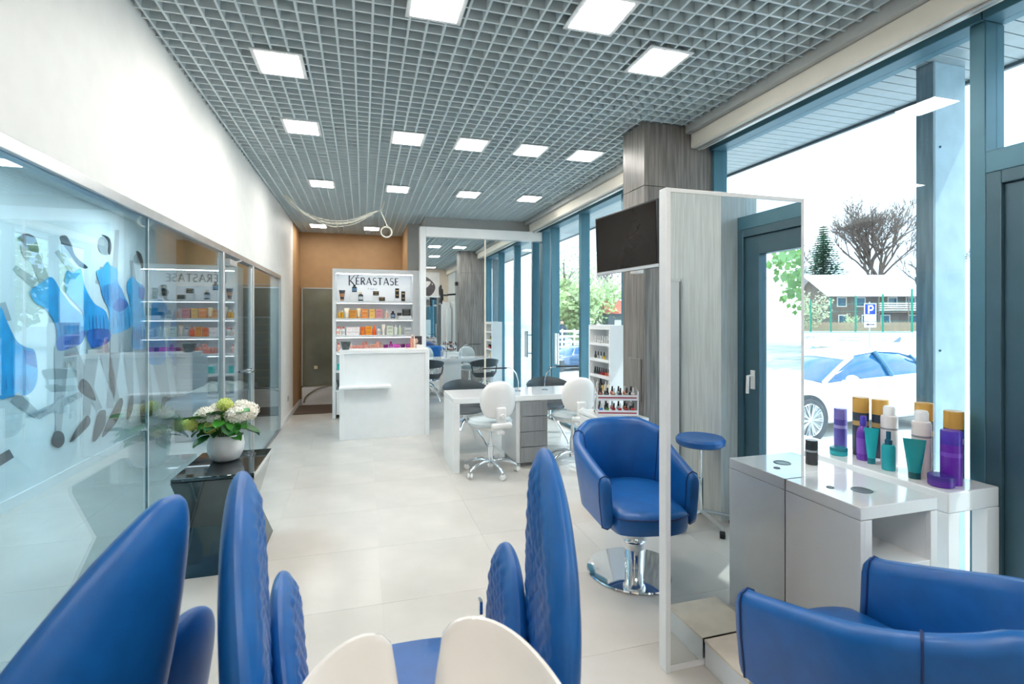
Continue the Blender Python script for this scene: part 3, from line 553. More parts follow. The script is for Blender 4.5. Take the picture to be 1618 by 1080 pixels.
# white task chairs
def star_base(b, r, z, arms, ph=0):
    for k in range(arms):
        a = ph+2*PI*k/arms; d = Vector((math.cos(a), math.sin(a), 0))
        yield a, d
def task_chair(loc, rot, label):
    t = T('task_chair', label, 'chair', loc, rot, 'white task chairs at the nail desk')
    O('seat', MB().lathe([(0, .47), (.17, .475), (.215, .495), (.225, .52), (.205, .55), (.12, .565), (0, .562)], seg=32, sy=.95), padgrey, t)
    O('seat_pan', MB().lathe([(.05, .44), (.17, .455), (.205, .485), (.2, .495)], seg=28, sy=.95), wplastic, t)
    rings = []; OUT = spline([(-.105, -.19), (-.17, -.10), (-.185, .02), (-.145, .125), (-.06, .175), (.06, .175), (.145, .125), (.185, .02), (.17, -.10), (.105, -.19), (0, -.205)] and [(x, z, 0) for x, z in [(-.10, -.17), (-.165, -.10), (-.185, .0), (-.15, .11), (-.07, .17), (.07, .17), (.15, .11), (.185, .0), (.165, -.10), (.10, -.17)]], 40)
    def ring(s, yo): return [(p.x*s, yo+.9*(p.x*s)**2, .765+p.y*s) for p in OUT]
    rings = [ring(.02, -.275), ring(.55, -.275), ring(.86, -.268), ring(.97, -.253), ring(1, -.24)]
    O('back_shell', MB().loft(rings, cap=False), wplastic, t)
    O('backrest', MB().loft([ring(1, -.24), ring(.96, -.222), ring(.8, -.205), ring(.4, -.195), ring(.02, -.195)], cap=False), padgrey, t)
    O('back_bracket', bx(-.045, .045, -.32, -.272, .50, .70).box(-.04, .04, -.30, -.05, .44, .475).cyl(.028, -.1, .1, M=Matrix.Translation((0, -.31, .53)) @ Matrix.Rotation(PI/2, 4, 'Y')), wplastic, t, bev=.012, seg=3)
    O('adjusting_knob', MB().cyl(.026, 0, .03, M=Matrix.Translation((0, -.32, .62)) @ Matrix.Rotation(PI/2, 4, 'X')), wplastic, t, bev=.005)
    O('column', MB().cyl(.03, .13, .27).cyl(.018, .27, .44).cyl(.036, .07, .13).cyl(.024, .26, .29), chrome, t)
    for k in range(5):
        a = -PI/2+.1+2*PI*k/5; d = Vector((math.cos(a), math.sin(a), 0))
        O('base_arm', MB().tube([d*.02+Vector((0, 0, .115)), d*.10+Vector((0, 0, .125)), d*.19+Vector((0, 0, .108)), d*.255+Vector((0, 0, .075)), d*.265+Vector((0, 0, .06))], [.02, .02, .018, .015, .012], 10), chrome, t)
        c = O('caster', MB().cyl(.026, -.024, -.006, seg=16).cyl(.026, .006, .024, seg=16), wplastic, t, loc=(d.x*.27, d.y*.27, .0265), rot=(PI/2, 0, a+.7), bev=.005)
        O('caster_hood', MB().cyl(.012, -.006, .006).tube([(0, 0, 0), (0, .035, 0)], .008), chrome, c)
    return t
task_chair((1.22, 4.93, 0), .12, 'white task chair nearer the camera, overlapping the grey drawers')
task_chair((2.15, 5.02, 0), -.1, 'white task chair on the window side of the drawers')
def guest_chair(loc, rot, label):
    t = T('guest_chair', label, 'chair', loc, rot, 'dark tub chairs behind the nail desk')
    def st(a, z, k): return (k*.27*math.sin(a), -k*.25*math.cos(a)-.0, z)
    A = [math.radians(-125+250*i/40) for i in range(41)]
    rings = []
    for i, a in enumerate(A):
        u = abs(a)/math.radians(125); zt = .78-.13*u**1.5; zb = .62+.02*u; 
        rings.append([st(a, zb, .93), st(a, (zb+zt)/2, 1.02), st(a, zt, 1.06), st(a, zt+.008, 1.035), st(a, zt, 1.01), st(a, (zb+zt)/2, .97), st(a, zb, .89)])
    O('backrest', MB().loft(rings), charcoal, t)
    rings = []
    for i, a in enumerate(A):
        u = abs(a)/math.radians(125); zt = .52-.02*u
        rings.append([st(a, .42, .70), st(a, zt, .93), st(a, zt+.005, .90), st(a, .435, .68)])
    b = MB().loft(rings)
    b.lathe([(0, .42), (.18, .425), (.2, .44), (.18, .455), (0, .45)], seg=28, sy=1.0)
    O('seat', b, charcoal, t)
    for s in (-1, 1): O('back_strut', MB().tube([(s*.235, -.02, .50), (s*.262, -.01, .64)], .012, 8), charcoal, t)
    O('hub', MB().cyl(.03, .30, .425).cyl(.05, .405, .42), chrome, t)
    for k in range(4):
        a = PI/4+k*PI/2; d = Vector((math.cos(a), math.sin(a), 0))
        O('leg', MB().tube([d*.02+Vector((0, 0, .34)), d*.10+Vector((0, 0, .30)), d*.27+Vector((0, 0, .06)), d*.285+Vector((0, 0, .012))], [.014, .014, .011, .011], 8), chrome, t)
    return t
guest_chair((1.18, 5.98, 0), PI+.12, 'dark tub chair behind left half of the nail desk')
guest_chair((2.24, 5.98, 0), PI-.15, 'dark tub chair behind desk near the windows')
# ------------------------------------------------------------------ nail polish tower, low cabinet, acrylic rack
VAR = ['#2f3338', '#454b50', '#3a3c46', '#a8232f', '#8c1f2b', '#d8664f', '#e08a6a', '#d94a55']
def polish(loc, col, label, group, tilt=0, s=1.0, capc='#1c1d20'):
    t = T('nail_polish', label, 'nail polish', loc, 0, group); t.rotation_euler = (tilt, 0, 0) if not isinstance(tilt, tuple) else tilt
    O('bottle', MB().lathe([(.013*s, 0), (.015*s, .004*s), (.015*s, .030*s), (.007*s, .036*s)], seg=12), pm(col, .1), t)
    O('cap', MB().lathe([(.0085*s, .035*s), (.0065*s, .078*s), (0, .08*s)], seg=10), pm(capc, .25), t)
    return t
tw = T('polish_tower', 'narrow white shelf tower of nail polish before the window', 'shelf', (2.53, 4.90, 0))
O('side_panel', bx(0, .22, 0, .03, 0, 1.47), satin_white, tw, bev=.002); O('side_panel', bx(0, .22, .50, .53, 0, 1.47), satin_white, tw, bev=.002)
O('back_panel', bx(.20, .22, .03, .50, 0, 1.47), satin_white, tw); O('top_panel', bx(0, .20, .03, .50, 1.42, 1.47), satin_white, tw)
TZ = [1.27, 1.09, .91, .70]
for z in TZ: O('shelf', bx(0, .20, .03, .50, z-.03, z), satin_white, tw, bev=.002)
O('plinth_front', bx(0, .012, .03, .50, 0, .67), satin_white, tw)
num = ['first', 'second', 'third', 'fourth', 'fifth', 'sixth', 'seventh', 'eighth', 'ninth', 'tenth']
for k in range(7): polish((2.58, 5.340-k*.058, TZ[0]+.0005), '#c9cdcc', 'clear nail polish on top shelf of white tower, '+num[k]+' from left', 'polish on the tower', capc='#e6e8ea')
for k in range(4): polish((2.58, 5.350-k*.072, TZ[1]+.0005), ['#46514e', '#b9bfc4', '#c9ccd0', '#e3c21d'][k], ['dark green polish', 'silver grey polish', 'pale clear polish', 'yellow polish'][k]+' on second shelf of white tower', 'polish on the tower', capc='#23262e')
polish((2.58, 4.98, TZ[1]+.0005), '#d8d9d6', 'white polish alone at the right of tower second shelf', 'polish on the tower', capc='#e8e8e8')
for k in range(8): polish((2.58, 5.360-k*.055, TZ[2]+.0005), VAR[k], ['charcoal', 'slate', 'ink blue', 'dark red', 'wine', 'coral', 'peach', 'bright red'][k]+' polish on third shelf of white tower', 'polish on the tower')
for k in range(6): put(('bottle', 'spray', 'jar')[k % 3], (2.60, 5.33-k*.068, TZ[3]+.0005), .045, (.15, .17, .09)[k % 3], ['#e6e2da', '#3c434a', '#e2c58f', '#d9d6c8', '#e8d8a6', '#eef0ef'][k], ['pale bottle', 'dark spray bottle', 'tan jar', 'beige bottle', 'straw yellow spray bottle', 'white jar'][k]+' on lowest open shelf of white tower', cap=['#f0f0f0', '#22262a', '#d7b36c', '#e8e8e8', '#f2f2f2', '#e6e6e6'][k])
lc = T('low_cabinet', 'low white cabinet in front of the grey wood pillar', 'cabinet', (1.94, 3.72, 0))
O('body', bx(-.17, .19, -.22, .25, .06, .745), gloss_white, lc, bev=.003); O('plinth', bx(-.15, .17, -.20, .23, 0, .06), satin_white, lc)
O('top', bx(-.18, .20, -.23, .26, .745, .77), gloss_white, lc, bev=.003); O('door', bx(-.18, -.17, -.20, .23, .075, .735), gloss_white, lc, bev=.002)
O('handle', bx(-.19, -.18, .12, .20, .62, .635), chrome, lc)
acr = glass('clear_acrylic', '#f4fafc', .10, .8)
rk = T('polish_rack', 'clear two tier acrylic rack of nail polish on low cabinet', 'rack', (1.96, 3.70, .7705), -.35)
O('end_frame', MB().tube([(-.16, -.11, .005), (-.16, .11, .005), (-.16, .11, .27), (-.16, -.11, .20)], .005, 6, True), wplastic, rk)
O('end_frame', MB().tube([(.16, -.11, .005), (.16, .11, .005), (.16, .11, .27), (.16, -.11, .20)], .005, 6, True), wplastic, rk)
for z, y in ((.03, 0), (.15, 0)):
    O('tier', bx(-.16, .16, -.11, .11, z-.004, z), acr, rk); O('front_lip', bx(-.16, .16, -.115, -.11, z-.02, z+.022), wplastic, rk); O('lip_stripe', bx(-.15, .15, -.1155, -.115, z-.004, z+.006), pm('#a83a48'), rk)
RM = Matrix.Translation((1.96, 3.70, .7705)) @ Matrix.Rotation(-.35, 4, 'Z')
lowc = ['#2a6fc4', '#63a531', '#b02a3a', '#d8303c', '#c62532', '#e2382e']; upc = ['#8d4a35', '#3a3d44', '#c98a6a', '#2e3036', '#b9a79a', '#d8ccc4']
for ti, z in enumerate((.03, .15)):
    for rr, y in enumerate((-.075, .03)):
        for k in range(6):
            p = RM @ Vector((-.125+k*.05, y, z+.0078))
            col = (lowc if ti == 0 else upc)[k] if rr == 0 else ['#5a1f2b', '#2d2f33', '#e0776a', '#c9cdd0', '#f08a5a', '#3c3f46'][k]
            cn = {'#2a6fc4': 'blue', '#63a531': 'green', '#b02a3a': 'crimson', '#d8303c': 'red', '#c62532': 'deep red', '#e2382e': 'scarlet', '#8d4a35': 'brown', '#3a3d44': 'slate', '#c98a6a': 'tan', '#2e3036': 'black', '#b9a79a': 'taupe', '#d8ccc4': 'nude', '#5a1f2b': 'burgundy', '#2d2f33': 'charcoal', '#e0776a': 'salmon', '#c9cdd0': 'clear', '#f08a5a': 'orange', '#3c3f46': 'graphite'}[col]
            polish(p, col, f'{cn} nail polish in {("front", "back")[rr]} line of the {("lower", "upper")[ti]} acrylic tier', 'polish in the acrylic rack', (.42, 0, -.35), .95, '#1e2024' if (k+rr+ti) % 3 else '#d9dbdd')
# ------------------------------------------------------------------ television on the pillar
tvp = T('television', 'flat black television on swing bracket beside the pillar', 'television', (1.79, 3.23, 2.1), math.radians(5.8)); tvp.rotation_euler = (0, math.radians(-2), math.radians(5.8))
O('bezel', bx(-.012, .03, -.375, .375, -.22, .22), black, tvp, bev=.004)
O('screen', bx(-.0145, -.012, -.36, .36, -.195, .208), mat('tv_screen', '#1d1815', .12, var=.1, spec=.14), tvp)
O('bottom_trim', bx(-.016, -.012, -.375, .375, -.22, -.20), mat('tv_trim', '#c2c6ca', .25), tvp)
O('rear_housing', bx(.03, .065, -.22, .22, -.14, .14), black, tvp, bev=.01)
O('bracket', MB().tube([(.065, 0, 0), (.16, -.1, 0), (.19, .15, 0), (.34, .33, 0)], .02, 8).box(.055, .075, -.1, .1, -.1, .1), black, tvp)
cmx = T('media_box', 'small black media box fixed on pillar side over the television', 'box', (2.12, 3.68, 2.33))
O('case', bx(-.045, .02, -.06, .06, -.02, .07), black, cmx, bev=.01); O('lens', MB().cyl(.015, 0, .006, M=Matrix.Translation((-.045, 0, .04)) @ Matrix.Rotation(-PI/2, 4, 'Y')), chrome, cmx)
tag(O('junction_box', bx(-.03, .03, -.05, .05, -.025, .025), wplastic, None, (2.05, 3.52, 1.92), bev=.004), 'small white junction box beneath television beside pillar', 'box')
# ------------------------------------------------------------------ styling station: two-sided mirror, counters, ledge, footrests
sm = T('station_mirror', 'tall freestanding two sided mirror in slim white frame', 'mirror', (1.645, 1.955, 0))
O('frame', bx(-.379, -.355, -.028, .028, 0, 2.12).box(.36, .379, -.026, .026, 0, 2.12).box(-.355, .36, -.026, .026, 2.10, 2.12).box(-.355, .36, -.026, .026, 0, .03), satin_white, sm, bev=.003)
O('mirror_panel', bx(-.355, .36, -.0255, -.0205, .03, 2.10), mirror, sm); O('mirror_panel', bx(-.355, .36, .0205, .0255, .03, 2.10), mirror, sm)
O('core_board', bx(-.355, .36, -.0205, .0205, .03, 2.10), satin_white, sm)
def disc_hole(mb, x, y, r, sx=1): mb.lathe([(r*.8, .0), (r, .0012), (r*1.05, .0008)], (x, y, 0), 24, sx=sx)
def counter(y0, y1, label):
    s = 1 if y1 > 1.95 else -1
    t = T('styling_counter', label, 'counter', (1.91, y0, 0), 0, 'counters against the two sided mirror')
    D = y1-y0
    O('front_panel', bx(0, .022, 0, D, 0, .735), gloss_white, t, bev=.002)
    ye, yi = (0, D) if s < 0 else (D, 0)
    O('side_frame', bx(.022, .06, min(ye, ye-s*.022), max(ye, ye-s*.022), 0, .735).box(.385, .425, min(ye, ye-s*.022), max(ye, ye-s*.022), 0, .735), gloss_white, t, bev=.002)
    O('rear_panel', bx(.385, .425, .022 if s < 0 else 0, D if s < 0 else D-.022, 0, .735), gloss_white, t)
    O('shelf', bx(.022, .385, .002, D-.002, .50, .53), gloss_white, t, bev=.002)
    O('drawer_front', bx(.062, .383, min(ye-s*.004, ye-s*.024), max(ye-s*.004, ye-s*.024), .04, .495), gloss_white, t, bev=.002)
    O('back_board', bx(.022, .385, min(yi, yi+s*.02), max(yi, yi+s*.02), .0, .735), gloss_white, t)
    O('worktop', bx(0, .425, 0, D, .738, .79), gloss_white, t, bev=.003)
    for hx, hy, r in ((.20, D*.42, .042), (.10, D*.60, .016)):
        O('cable_hole', MB().lathe([(r, 0), (r, .002), (r*.86, .003), (r*.8, .001), (0, .001)], (hx, hy if s < 0 else D-hy, .79), 24), mat('hole_ring', '#5d625f', .3, metal=.6), t)
    if s < 0: O('worktop_bridge', bx(.12, .425, D, D+.0535, .738, .79), gloss_white, t)
    return t
counter(1.55, 1.928, 'glossy white styling counter against the mirror, near side')
counter(1.982, 2.36, 'glossy white styling counter hidden behind the mirror')
lg = T('window_console', 'white console along the window carrying the hair products', 'table', (2.45, 1.57, 0))
O('top', bx(-.02, .30, 0, 1.10, .70, .79), gloss_white, lg, bev=.006, seg=3)
for y in (.0, 1.04): O('leg', bx(-.02, .05, y, y+.06, 0, .70), gloss_white, lg, bev=.003); O('leg', bx(.22, .30, y, y+.06, 0, .70), gloss_white, lg, bev=.003)
def footrest(y, label):
    t = T('footrest', label, 'footrest', (1.60, y, 0), 0, 'footrests at the station mirror')
    O('box', bx(-.14, .14, -.135, .135, 0, .105), gloss_white, t, bev=.002); O('top', bx(-.142, .142, -.137, .137, .105, .118), mat('cream_lacquer', '#f3e6d4', .12, coat=.5), t, bev=.002)
footrest(1.788, 'low white footrest box at the base of the mirror'); footrest(2.122, 'low white footrest box hidden behind the mirror')
# products on console and counter
GC = 'hair products on the window console'
Z0 = .7905
def con(px, py): q = onz(px, py, .79); return (q.x, q.y, Z0)
put('cylinder', (2.24, 2.09, Z0), .058, .125, '#22282d', 'small black canister with white print on styling counter', cap='#20262b', band='#8f989d', name='canister')
put('jar', con(1325, 718), .085, .042, '#23a3ac', 'flat teal jar, leftmost on the console', cap='#157e8b', group=GC)
put('cylinder', con(1328, 709), .066, .235, '#5d53a8', 'tall muted violet cylinder behind the flat teal jar', cap='#7a72bd', band='#9d97d0', group=GC)
gold = '#c79a4b'
for px, py, h, t in ((1360, 718, .32, 'leftmost, behind purple bottle'), (1408, 720, .315, 'second from left, behind white can'), (1460, 742, .335, 'third from left, behind white can'), (1515, 752, .315, 'rightmost, by the violet bottle')):
    q = Vector(con(px, py)); q.x = min(q.x, 2.71)
    put('cylinder', q, .078, h, '#3c4550', 'tall dark bottle with gold lid, '+t, cap=gold, band='#b99a63', group=GC)
put('bottle', con(1364, 726), .062, .235, '#6a35a8', 'purple bottle with violet cap behind the teal tube', cap='#4b3fb0', band='#7f4fbb', group=GC)
put('tube', con(1377, 732), .058, .185, '#17a6ae', 'slim teal tube standing left on the console', cap='#0d6a78', group=GC, rot=-.85)
put('can', con(1405, 732), .076, .30, '#ded9da', 'tall white spray can, left of two', cap='#eef0f2', band='#8f9096', group=GC)
put('can', con(1456, 752), .078, .315, '#ded6d4', 'tall white spray can, right of two', cap='#eef0f2', band='#8f9096', group=GC)
put('spray', con(1404, 742), .058, .192, '#159ba6', 'teal spray bottle with dark nozzle in front of white can', cap='#14506b', group=GC)
put('tube', con(1445, 755), .080, .185, '#128c92', 'wide teal tube on dark cap in front of right white can', cap='#0c4f57', group=GC, rot=-.9)
put('jar', con(1487, 767), .098, .05, '#5a2f9d', 'flat violet jar at the near end of the console', cap='#46308f', group=GC)
put('cylinder', con(1503, 764), .080, .245, '#6b2bb0', 'large bright violet bottle behind the flat violet jar', cap='#4f34b4', band='#7d48c4', group=GC)

# ------------------------------------------------------------------ blue tub styling chairs on chrome discs
def styling_chair(loc, rot, label):
    t = T('styling_chair', label, 'chair', loc, rot, 'blue tub styling chairs')
    # plan path of the shell: straight arms joined by a round back; local +y is the front
    W2, FY, R = .318, .285, .318
    path = []
    for i in range(9): path.append((-W2, FY-(FY+.03)*i/8, -PI/2))
    for i in range(1, 28): a = PI+PI*i/28; path.append((R*math.cos(a), -.03+R*1.0*math.sin(a), a-PI-PI/2))
    for i in range(9): path.append((W2, -.03+(FY+.03)*i/8, PI/2))
    k = len(path); rings = []
    for i, (x, y, a) in enumerate(path):
        d = math.hypot(x, y+.03) or 1
        nx, ny = (-1, 0) if i < 9 else ((1, 0) if i >= k-9 else (x/d, (y+.03)/d))
        f = max(0, min(1, (y+.30)/.57))              # 0 at the back, 1 at the arm front
        zt = .87-.19*(f**.8); zb = .40; th = .072 if f < .98 else .06
        le = .045*(1-f)+.015
        rg = []
        for (o, z) in ((-.052, zb), (-.035, zb-.012), (-.004, zb), (le*.5+.004, zb+(zt-zb)*.5), (le+.0, zt-.04), (le-.008, zt-.012), (le-.032, zt), (le-.056, zt-.012), (le-.068, zt-.045), (le*.5-.066, zb+(zt-zb)*.5), (-.066, zb+.03)):
            rg.append((x+nx*o, y+ny*o, z))
        rings.append(rg)
    def shrink(rg, dy, s):
        c = sum((Vector(p) for p in rg), Vector())/len(rg); return [tuple(c+(Vector(p)-c)*s+Vector((0, dy, 0))) for p in rg]
    R0, R1 = rings[0], rings[-1]
    rings = [shrink(R0, .030, .55), shrink(R0, .026, .82), shrink(R0, .015, .95)]+rings+[shrink(R1, .015, .95), shrink(R1, .026, .82), shrink(R1, .030, .55)]
    sh = O('shell', MB().loft(rings), leather, t, ang=60)
    for i in (3+13, len(rings)-4-13):                # seams where the back joins the arms
        rg = rings[i]; c = sum((Vector(p) for p in rg), Vector())/len(rg)
        O('seam', MB().tube([c+(Vector(p)-c)*1.015 for p in rg[2:]], .0035, 6), leather_d, sh)
    for ri in (3, len(rings)-4):
        rg = rings[ri]; c = sum((Vector(p) for p in rg), Vector())/len(rg)
        O('piping', MB().tube([c+(Vector(p)-c)*1.01 for p in rg], .004, 6, True), leather_d, sh)
    OUT = spline([(-.215, .30), (-.225, .05), (-.20, -.15), (-.08, -.25), (.08, -.25), (.20, -.15), (.225, .05), (.215, .30), (.12, .345), (-.12, .345)], 60)
    OUT = [(p.x, p.y) for p in [Vector((x, y, 0)) for x, y in [(q.x, q.y) for q in [Vector(v) for v in OUT]]]] if False else OUT
    return t, sh
def styling_chair_full(loc, rot, label):
    t, sh = styling_chair(loc, rot, label)
    OUT = spline([(x, y, 0) for x, y in [(-.252, .29), (-.257, .05), (-.23, -.16), (-.09, -.265), (.09, -.265), (.23, -.16), (.257, .05), (.252, .29), (.215, .36), (.09, .395), (-.09, .395), (-.215, .36)]], 64)
    def rg(s, z, dy=0): return [(p.x*s, p.y*s+dy, z) for p in OUT]
    O('seat', MB().loft([rg(.9, .365), rg(.985, .375), rg(1, .40), rg(1, .445), rg(.99, .47), rg(.95, .487), rg(.85, .497), rg(.5, .508), rg(.02, .51)]), leather, t, ang=60)
    O('seat_piping', MB().tube(rg(1.003, .462), .0045, 6, True), leather_d, t)
    O('seat_frame', bx(-.15, .15, -.15, .15, .345, .366), black, t, bev=.005)
    O('column', MB().lathe([(.062, .32), (.078, .30), (.078, .20), (.070, .185), (.062, .18), (.055, .03), (.07, .02)], seg=32), chrome, t)
    O('base_disc', MB().lathe([(.285, 0), (.29, .004), (.285, .012), (.2, .022), (.09, .030), (0, .030)], seg=64), chrome, t)
    O('pump_lever', MB().tube([(-.06, 0, .31), (-.14, .03, .30), (-.22, .09, .265), (-.27, .12, .26)], [.012, .011, .01, .01], 8).ball(.022, (-.28, .125, .26), 12, sx=1.5, sz=.6), chrome, t)
    O('lock_button', MB().cyl(.018, 0, .02, M=Matrix.Translation((0, .07, .26)) @ Matrix.Rotation(-PI/2, 4, 'X')), chrome, t)
    return t
styling_chair_full((1.60, 2.78, 0), PI-.10, 'blue tub styling chair on chrome disc behind the mirror edge')
styling_chair_full((1.51, 1.09, 0), .08, 'blue tub styling chair in right foreground, seen from behind')
# stool that the mirror shows
stl = T('rolling_stool', 'round blue rolling stool reflected in the station mirror', 'stool', (2.42, .62, 0))
O('seat', MB().lathe([(0, .60), (.16, .602), (.175, .615), (.178, .645), (.165, .662), (.10, .655), (0, .65)], seg=36), leather, stl)
O('column', MB().cyl(.022, .10, .36).cyl(.014, .36, .60).cyl(.06, .592, .602), chrome, stl)
for k in range(5):
    a = .3+2*PI*k/5; d = Vector((math.cos(a), math.sin(a), 0))
    O('base_arm', MB().tube([d*.01+Vector((0, 0, .11)), d*.24+Vector((0, 0, .07))], [.016, .011], 8), alu, stl)
    O('caster', MB().cyl(.025, -.018, .018, seg=16), black, stl, loc=(d.x*.24, d.y*.24, .0255), rot=(PI/2, 0, a+.6), bev=.004)
# white tall units behind the camera, seen in mirrors
tc_ = T('tall_cabinet', 'tall white two door cabinet against wall behind camera', 'cabinet', (2.30, -.45, 0))
O('body', bx(-.30, .30, -.22, .20, 0, 2.05), satin_white, tc_)
for s in (0, 1): O('door', bx(-.30+.302*s, -.002+.302*s, .20, .22, .03, 2.04), satin_white, tc_, bev=.002)
rt = T('retail_column', 'narrow tall white column unit beside exterior door, seen in mirror', 'cabinet', (2.53, -.02, 0))
O('body', bx(-.07, .07, -.12, .12, 0, 1.86), gloss_white, rt, bev=.004); O('cap_panel', bx(-.075, .075, -.125, .125, 1.86, 1.88), gloss_white, rt)
po = T('wall_poster', 'poster of dark flowing hair on wall behind camera, reflected in back mirror', 'poster', (1.92, YF, 2.58))
O('board', bx(-.42, .42, 0, .02, -.42, .42), mat('poster_ground', '#dcdad8', .5), po)
b = MB(); hairc = [mat('hair_a', '#231f22', .5, var=.3, scale=12), mat('hair_b', '#575055', .5, var=.2)]
for k in range(26):
    u = k/25; b.cur = k % 2
    pts = spline([(.25-.5*u*.4, .25-.1*u), (.05+.2*u, .30-.25*u), (.24-.1*u, .02-.1*u), (.08-.25*u, -.28+.2*u), (-.2+.1*u, -.22+.3*u)] and [Vector((.30-.25*u, .33-.18*u, 0)), Vector((-.12-.12*u+.1, .25-.12*u, 0)), Vector((-.28+.2*u, -.02, 0)), Vector((-.10+.2*u, -.32+.18*u, 0)), Vector((.25-.1*u, -.22+.2*u, 0))], 14, False)
    P = [(-p.x, .0205+k*.00004, p.y) for p in pts]; vs = []
    for p, q in zip(P, P[1:]+[P[-1]]): vs += [(p[0], p[1], p[2]+.016), (p[0]+.012, p[1], p[2]-.016)]
    b.add(vs, [(2*i, 2*i+1, 2*i+3, 2*i+2) for i in range(len(P)-1)])
O('hair_print', b, hairc, po)

# ------------------------------------------------------------------ shampoo units in the foreground
def petal(pts, T0, lean, curve, side, quilt):
    """one padded wing in the y-z plane; returns (outer shell, inner pad). side = +1 right wing, -1 left wing"""
    ol = spline([(0, y, z) for y, z in pts], 96); cy = sum(p.y for p in ol)/96; cz = sum(p.z for p in ol)/96
    z0 = min(p.z for p in ol); K = 26; res = []
    for inner in (0, 1):
        v = []; f = []
        for k in range(K+1):
            s = 1-(k/K)**1.4 if k < K else 0.0
            for p in ol:
                y, z = cy+(p.y-cy)*s, cz+(p.z-cz)*s
                tk = T0/2*math.sqrt(max(0, 1-s**5))
                if inner:
                    m = max(0, min(1, (.93-s)/.10))
                    q = abs(math.sin((y+z)*PI/.056)*math.sin((y-z)*PI/.056))**.45
                    off = -tk-(.010*m*q if quilt else 0)
                else: off = tk*.9
                x = off+lean*(z-z0)+curve*((y-cy)**2)
                v.append((x*side, y, z))
        nn = 96
        for k in range(K):
            for i in range(nn):
                j = (i+1) % nn; q = (k*nn+i, k*nn+j, (k+1)*nn+j, (k+1)*nn+i)
                f.append(q if (inner == 0) == (side > 0) else tuple(reversed(q)))
        res.append(MB().add(v, f))
    return res
TALL = [(.14, .42), (.04, .62), (.04, .80), (.12, .95), (.25, 1.07), (.37, 1.145), (.45, 1.17), (.505, 1.13), (.50, .96), (.46, .75), (.40, .55), (.34, .42)]
ARM = [(.32, .36), (.25, .5), (.28, .64), (.41, .765), (.54, .825), (.65, .82), (.72, .74), (.70, .54), (.64, .36)]
def wash_unit(loc, rot, label, yaws=(0, 0)):
    t = T('shampoo_unit', label, 'shampoo chair', loc, rot, 'blue shampoo units in front of the camera')
    for side in (-1, 1):
        for nm, P, th, x0, ln, cv, yw in (('backrest_wing', TALL, .085, .315, .06, -.25, .14), ('armrest', ARM, .07, .24, .10, -.3, .1)):
            a, b2 = petal([(y-.12, z) for y, z in P], th, ln, cv, side, True)
            o = O(nm, a, leather, t, loc=(x0*side, .12*abs(side), 0), rot=-side*yw, ang=70); O('quilted_pad', b2, leather, o, ang=70)
    o2 = spline([(x, y, 0) for x, y in [(-.24, .30), (-.25, .55), (-.20, .68), (0, .71), (.20, .68), (.25, .55), (.24, .30), (.15, .20), (-.15, .20)]], 48)
    def rg(s, z): return [(p.x*s, (p.y-.45)*s+.45, z) for p in o2]
    O('seat', MB().loft([rg(.93, .38), rg(1, .40), rg(1, .49), rg(.96, .515), rg(.5, .53), rg(.02, .53)]), leather, t, ang=60)
    O('base', bx(-.20, .20, -.15, .55, 0, .36), gloss_white, t, bev=.02)
    # backrest cushion between the wings, below the neck notch
    O('back_cushion', bx(-.22, .22, .12, .22, .40, .72), leather, t, bev=.045, seg=3)
    # ceramic bowl: two lobes either side of a deep neck notch that faces +y
    N_ = 96; rings = []
    def top(a):                                  # rim height; a = 90 deg faces the chair
        d = math.atan2(math.sin(a-PI/2), math.cos(a-PI/2))
        lobes = .09*math.exp(-((abs(d)-.42)/(.42 if abs(d) < .42 else .62))**2)
        notch = -.20*math.exp(-(d/.15)**4)
        return .81+lobes+notch
    def rr(a, k, z):
        d = math.atan2(math.sin(a-PI/2), math.cos(a-PI/2)); r = .28*k
        ca, sa = math.cos(a), math.sin(a)
        q = (abs(ca)**2.6+abs(sa)**2.6)**(-1/2.6)
        return (r*q*ca*1.0, -.16+r*q*sa*1.12, z)
    A = [2*PI*i/N_ for i in range(N_)]
    for k, fz in ((.55, 'b'), (.75, .60), (.92, .72), (.99, -.035), (1.0, -.012), (.985, 0), (.955, 0), (.935, -.012), (.92, -.04), (.86, -.09), (.74, .70), (.5, .66), (.06, .65)):
        if fz == 'b': rings.append([rr(a, k, .50) for a in A])
        elif fz > .3: rings.append([rr(a, k, min(fz, top(a)-.03)) for a in A])
        else: rings.append([rr(a, k, top(a)+fz) for a in A])
    O('basin', MB().loft(rings), ceramic, t, ang=60)
    O('basin_column', MB().lathe([(.13, .0), (.12, .5)], (0, -.16, 0), 24), gloss_white, t)
    O('basin_drain', MB().lathe([(.03, .652), (.025, .656), (0, .655)], (0, -.16, 0), 20), chrome, t)
    O('wing_bracket', MB().box(-.005, .005, .60, .63, .62, .66, M=Matrix.Translation((.245, 0, 0))), chrome, t)
    return t
wash_unit((.11, .95, 0), 0, 'blue quilted shampoo chair with white ceramic basin, centre foreground')
wash_unit((-.92, .95, 0), -.32, 'blue shampoo chair at the left picture edge, basin out of frame')

